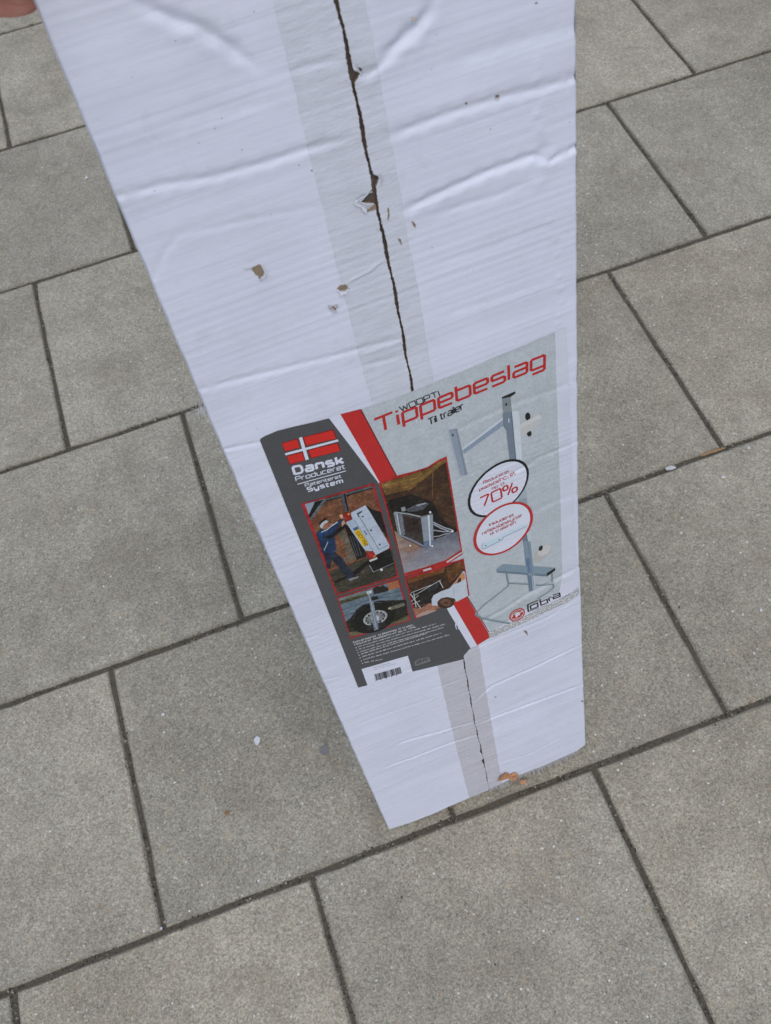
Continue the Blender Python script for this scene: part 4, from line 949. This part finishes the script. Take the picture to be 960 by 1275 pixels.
# wrinkled tape edge and worn bottom-left corner
for c, r in (((617, 868), .9), ((725, 873), 1.1), ((388, 212), .9), ((668, 4), 1.2), ((372, 205), .7), ((301, 186), .7)):
    patch('scuff_mark', rag(c, r, 8, 1.5, .8), .0003, M_BROWN)
patch('scuff_mark', [(651, 784), (656, 786), (657, 791), (654, 788)], .0003, M_BROWN)
# frayed paper hanging from the bottom edge
V, Fc = [], []
us = np.linspace(0.175, 0.340, 110)
for i, u in enumerate(us):
    vb = float(vB_(u)); hgt = (0.005 + 0.007 * abs(math.sin(i * .23) * math.sin(i * .11 + 1)) + random.uniform(-.0015, .002)) * min(1, i / 12, (109 - i) / 8)
    w_ = float(disp(np.array([u]), np.array([vb + .001]))[0])
    V += [(u, vb + .0012, w_ - .0015), (u + random.uniform(-.0008, .0008), vb - hgt * .5, w_ + .001 + random.uniform(-.001, .002)), (u + random.uniform(-.0015, .0015), vb - hgt, w_ + .003 + random.uniform(-.002, .004))]
    if i:
        a = (i - 1) * 3; b = i * 3
        Fc += [(a, a + 1, b + 1, b)] + ([(a + 1, a + 2, b + 2, b + 1)] if random.random() < .85 else [])
mesh('frayed_edge', V, Fc, M_FRAYG, box)
# wisps of fluff snagged on the left edge
def fluff(px, n, r):
    c = uv([px])[0]; V, Fc = [], []
    for i in range(n):
        a = random.uniform(0, 6.28); L = random.uniform(.4, 1) * r; p0 = np.array([c[0] + random.uniform(-.003, .003), c[1] + random.uniform(-.004, .004), random.uniform(-.006, .001)])
        d = np.array([math.cos(a), math.sin(a), random.uniform(-.3, .5)]); bend = np.random.default_rng(i).normal(0, .25, 3)
        k = len(V)
        for j in range(5):
            t = j / 4; q = p0 + (d * t + bend * t * t) * L; wv = np.array([-d[1], d[0], 0]) * .00012 * (1 - .6 * t); V += [q - wv, q + wv]
        for j in range(4): Fc.append((k + 2 * j, k + 2 * j + 1, k + 2 * j + 3, k + 2 * j + 2))
    return mesh('fluff', V, Fc, M_FRAY, box)
fluff((250, 512), 34, .012); fluff((315, 648), 26, .010); fluff((432, 928), 14, .006)

# ------------------------------------------------------------------ scraps lying about
def b2w(q): return BA + q[0] * BB + q[1] * BUP + q[2] * BN
def leaf_piece(name, pts_px, off, col_a, col_b, label, cat, curl=0.002, ground_z=None):
    n = NT(name); co = n.coord(); f = n.noise(co, 260, 4, .65)
    n.done(n.mix(n.ramp(f, [(.35, 0.), (.65, 1.)]), col_a, col_b), .7, n.bump(f, .0006, .8), .3)
    if ground_z is None:
        q = uv(pts_px); W = np.array([b2w((a[0], a[1], off)) for a in q]); nn = BN
    else:
        W = np.array([gnd(x, y, ground_z) for x, y in pts_px]); nn = np.array((0, 0, 1.))
    c = W.mean(0); m = len(W); span = np.linalg.norm(W - c, axis=1).max()
    top = [c + (p - c) + nn * curl * (np.linalg.norm(p - c) / span) ** 2 * (1 + .8 * math.sin(3 * i)) for i, p in enumerate(W)]
    mid = [c + (p - c) * .5 + nn * (curl * .3 + random.uniform(0, curl * .4)) for p in W]
    V = np.array([c] + mid + top); V = np.vstack([V, V - nn * .0004]) - c; K = 2 * m + 1; Fc = []
    for i in range(m):
        j = (i + 1) % m
        Fc += [(0, 1 + i, 1 + j), (1 + i, 1 + m + i, 1 + m + j, 1 + j), (K, K + 1 + j, K + 1 + i), (K + 1 + i, K + 1 + j, K + 1 + m + j, K + 1 + m + i), (1 + m + i, K + 1 + m + i, K + 1 + m + j, 1 + m + j)]
    o = mesh(name, V, Fc, n.m); o.location = c
    return tag(o, label, cat)
L8 = lambda P: [(540 + x / 4.8, 900 + y / 4.8) for x, y in P]
leaf_piece('dry_leaf', L8([(376, 338), (400, 300), (430, 288), (455, 302), (480, 288), (502, 300), (495, 325), (465, 336), (440, 326), (405, 334)]), .002, (.30, .12, .05), (.62, .33, .18), 'orange brown curled leaf scrap stuck to the bottom edge of the box beside the tape', 'leaf', .003)
leaf_piece('dry_leaf', L8([(505, 338), (530, 328), (550, 340), (546, 362), (528, 368), (510, 355)]), .0015, (.42, .19, .10), (.66, .38, .24), 'small pinkish orange leaf crumb hanging just under the bottom edge of the box', 'leaf', .002)
leaf_piece('straw', [(872, 566), (888, 560), (901, 557), (903, 559), (890, 563), (873, 569)], 0, (.22, .14, .07), (.36, .24, .13), 'tan straw lying in a paving joint at the right of the photo', 'straw', .001, .001)
leaf_piece('paper_scrap', [(828, 583), (834, 580), (840, 580), (842, 583), (836, 585), (830, 586)], 0, (.42, .42, .42), (.6, .6, .58), 'small pale paper scrap lying in the same joint as the tan straw', 'litter', .001, .001)
leaf_piece('bird_dropping', rag((320.5, 922), 4.8, 12, .75, 1.2, .25), 0, (.48, .50, .52), (.66, .68, .70), 'bluish white splash on the slab left of the box', 'bird dropping', .0003, .0012)
leaf_piece('stain', rag((404, 934), 6, 12, 1.0, 1.1, .25), 0, (.17, .168, .16), (.22, .215, .20), 'dark grey blot of old gum close to the lower left edge of the box', 'chewing gum', .0003, .0012)
leaf_piece('bark_chip', rag((282, 1012), 3.4, 9, 1, .9), 0, (.16, .09, .04), (.30, .17, .08), 'reddish brown bark chip on the slab below the white splash', 'bark chip', .0006, .0015)
def pebble(x, y, r, col, label):
    n = NT('pebble_stone'); co = n.coord(); n.done(n.mix(n.noise(co, 400), [c * .75 for c in col], col), .6)
    c = gnd(x, y, 0.0); import bmesh
    bm = bmesh.new(); bmesh.ops.create_icosphere(bm, subdivisions=2, radius=r)
    for v in bm.verts: v.co = Vector((v.co.x * (1 + .25 * math.sin(v.co.y / r * 2 + x)), v.co.y * (.8 + .2 * math.cos(v.co.x / r * 3)), v.co.z * .55 + .45 * r))
    me = bpy.data.meshes.new('pebble'); bm.to_mesh(me); bm.free(); me.materials.append(n.m)
    o = link(bpy.data.objects.new('pebble', me)); o.location = c; o['group'] = 'small loose stones on the paving'
    return tag(o, label, 'pebble')
pebble(203.5, 889.5, 0.0030, (.72, .72, .70), 'largest bright white pebble on the slab left of the box, above the bark chip')
pebble(201, 1156, 0.0026, (.55, .57, .60), 'pale grey pebble sitting in the joint corner at lower left')
pebble(124, 1129, 0.0022, (.46, .24, .12), 'orange stone on the lower left slab')
pebble(348, 840, 0.0021, (.70, .69, .66), 'small white pebble close to the left edge of the box near the barcode')
pebble(932, 558, 0.0032, (.66, .65, .62), 'white pebble just below the straw joint at the right edge of the photo')
pebble(900, 594.5, 0.0038, (.68, .67, .64), 'white pebble on the right slab directly under the end of the tan straw')
pebble(848, 664, 0.0035, (.62, .61, .58), 'white pebble in the middle of the right hand slab, left of the joint')
pebble(947, 760, 0.0035, (.70, .71, .72), 'white pebble alone at the right edge halfway down')
pebble(719, 1144, 0.0022, (.66, .70, .76), 'bluish white pebble on the slab below the box')
pebble(108, 222, 0.0036, (.74, .74, .72), 'white pebble on the upper left slab beside the box edge')
pebble(500, 1117, 0.0021, (.06, .055, .045), 'dark pebble on the slab below the lower left corner of the box')

# ------------------------------------------------------------------ the hand that holds the box by its left edge
def hand():
    # chains of joints in face coordinates (u, v, w), radius; root at the palm
    J = [((-.024, 1.283, -.030), .024), ((-.030, 1.283, .012), .023), ((-.046, 1.300, .048), .021), ((-.075, 1.325, .100), .026), ((-.11, 1.36, .17), .031)]
    E = [(0, 1), (1, 2), (2, 3), (3, 4)]
    J.append(((.000, 1.262, -.026), .018)); E.append((0, len(J) - 1)); J.append(((-.022, 1.292, .004), .012)); E.append((len(J) - 2, len(J) - 1))
    def chain(root, pts):
        k = root
        for p, r in pts:
            J.append((p, r)); E.append((k, len(J) - 1)); k = len(J) - 1
    kn = []
    for i, dv in enumerate((.030, .010, -.011, -.030)):      # index .. little finger
        J.append(((-.020, 1.283 + dv, -.068), .0125)); E.append((0, len(J) - 1)); kn.append(len(J) - 1)
    Ls = (1.0, 1.08, 1.0, .8)
    for i, dv in enumerate((.034, .012, -.012, -.033)):
        L = Ls[i]; r = .0088 * (1 if i < 3 else .88); v = 1.283 + dv
        chain(kn[i], [((-.014, v, -.068 - .030 * L), r * 1.05), ((-.004, v, -.112 - .004 * L), r), ((.006, v, -.1125), r), ((.006 + .026 * L, v - .002, -.1115), r * .93), ((.006 + .044 * L, v - .003, -.111), r * .75)])
    chain(1, [((-.020, 1.310, .026), .0135), ((-.004, 1.322, .0165), .0108), ((.010, 1.328, .0125), .0098), ((.026, 1.334, .0105), .0095), ((.036, 1.337, .0095), .0078)])
    V = [(p[0], p[1] - .018, p[2]) for p, r in J]
    me = bpy.data.meshes.new('hand'); me.from_pydata(V, E, []); me.materials.append(M_SKIN)
    o = bpy.data.objects.new('hand', me); COL.objects.link(o)
    md = o.modifiers.new('skin', 'SKIN'); md.use_smooth_shade = True
    sv = me.skin_vertices[0].data
    for i, (p, r) in enumerate(J): sv[i].radius = (r, r)
    sv[0].use_root = True
    ss = o.modifiers.new('sub', 'SUBSURF'); ss.levels = ss.render_levels = 2
    o.matrix_world = Mb
    return tag(o, 'bare hand gripping the top of the left edge of the white box', 'hand')
hand()
bpy.context.view_layer.update()
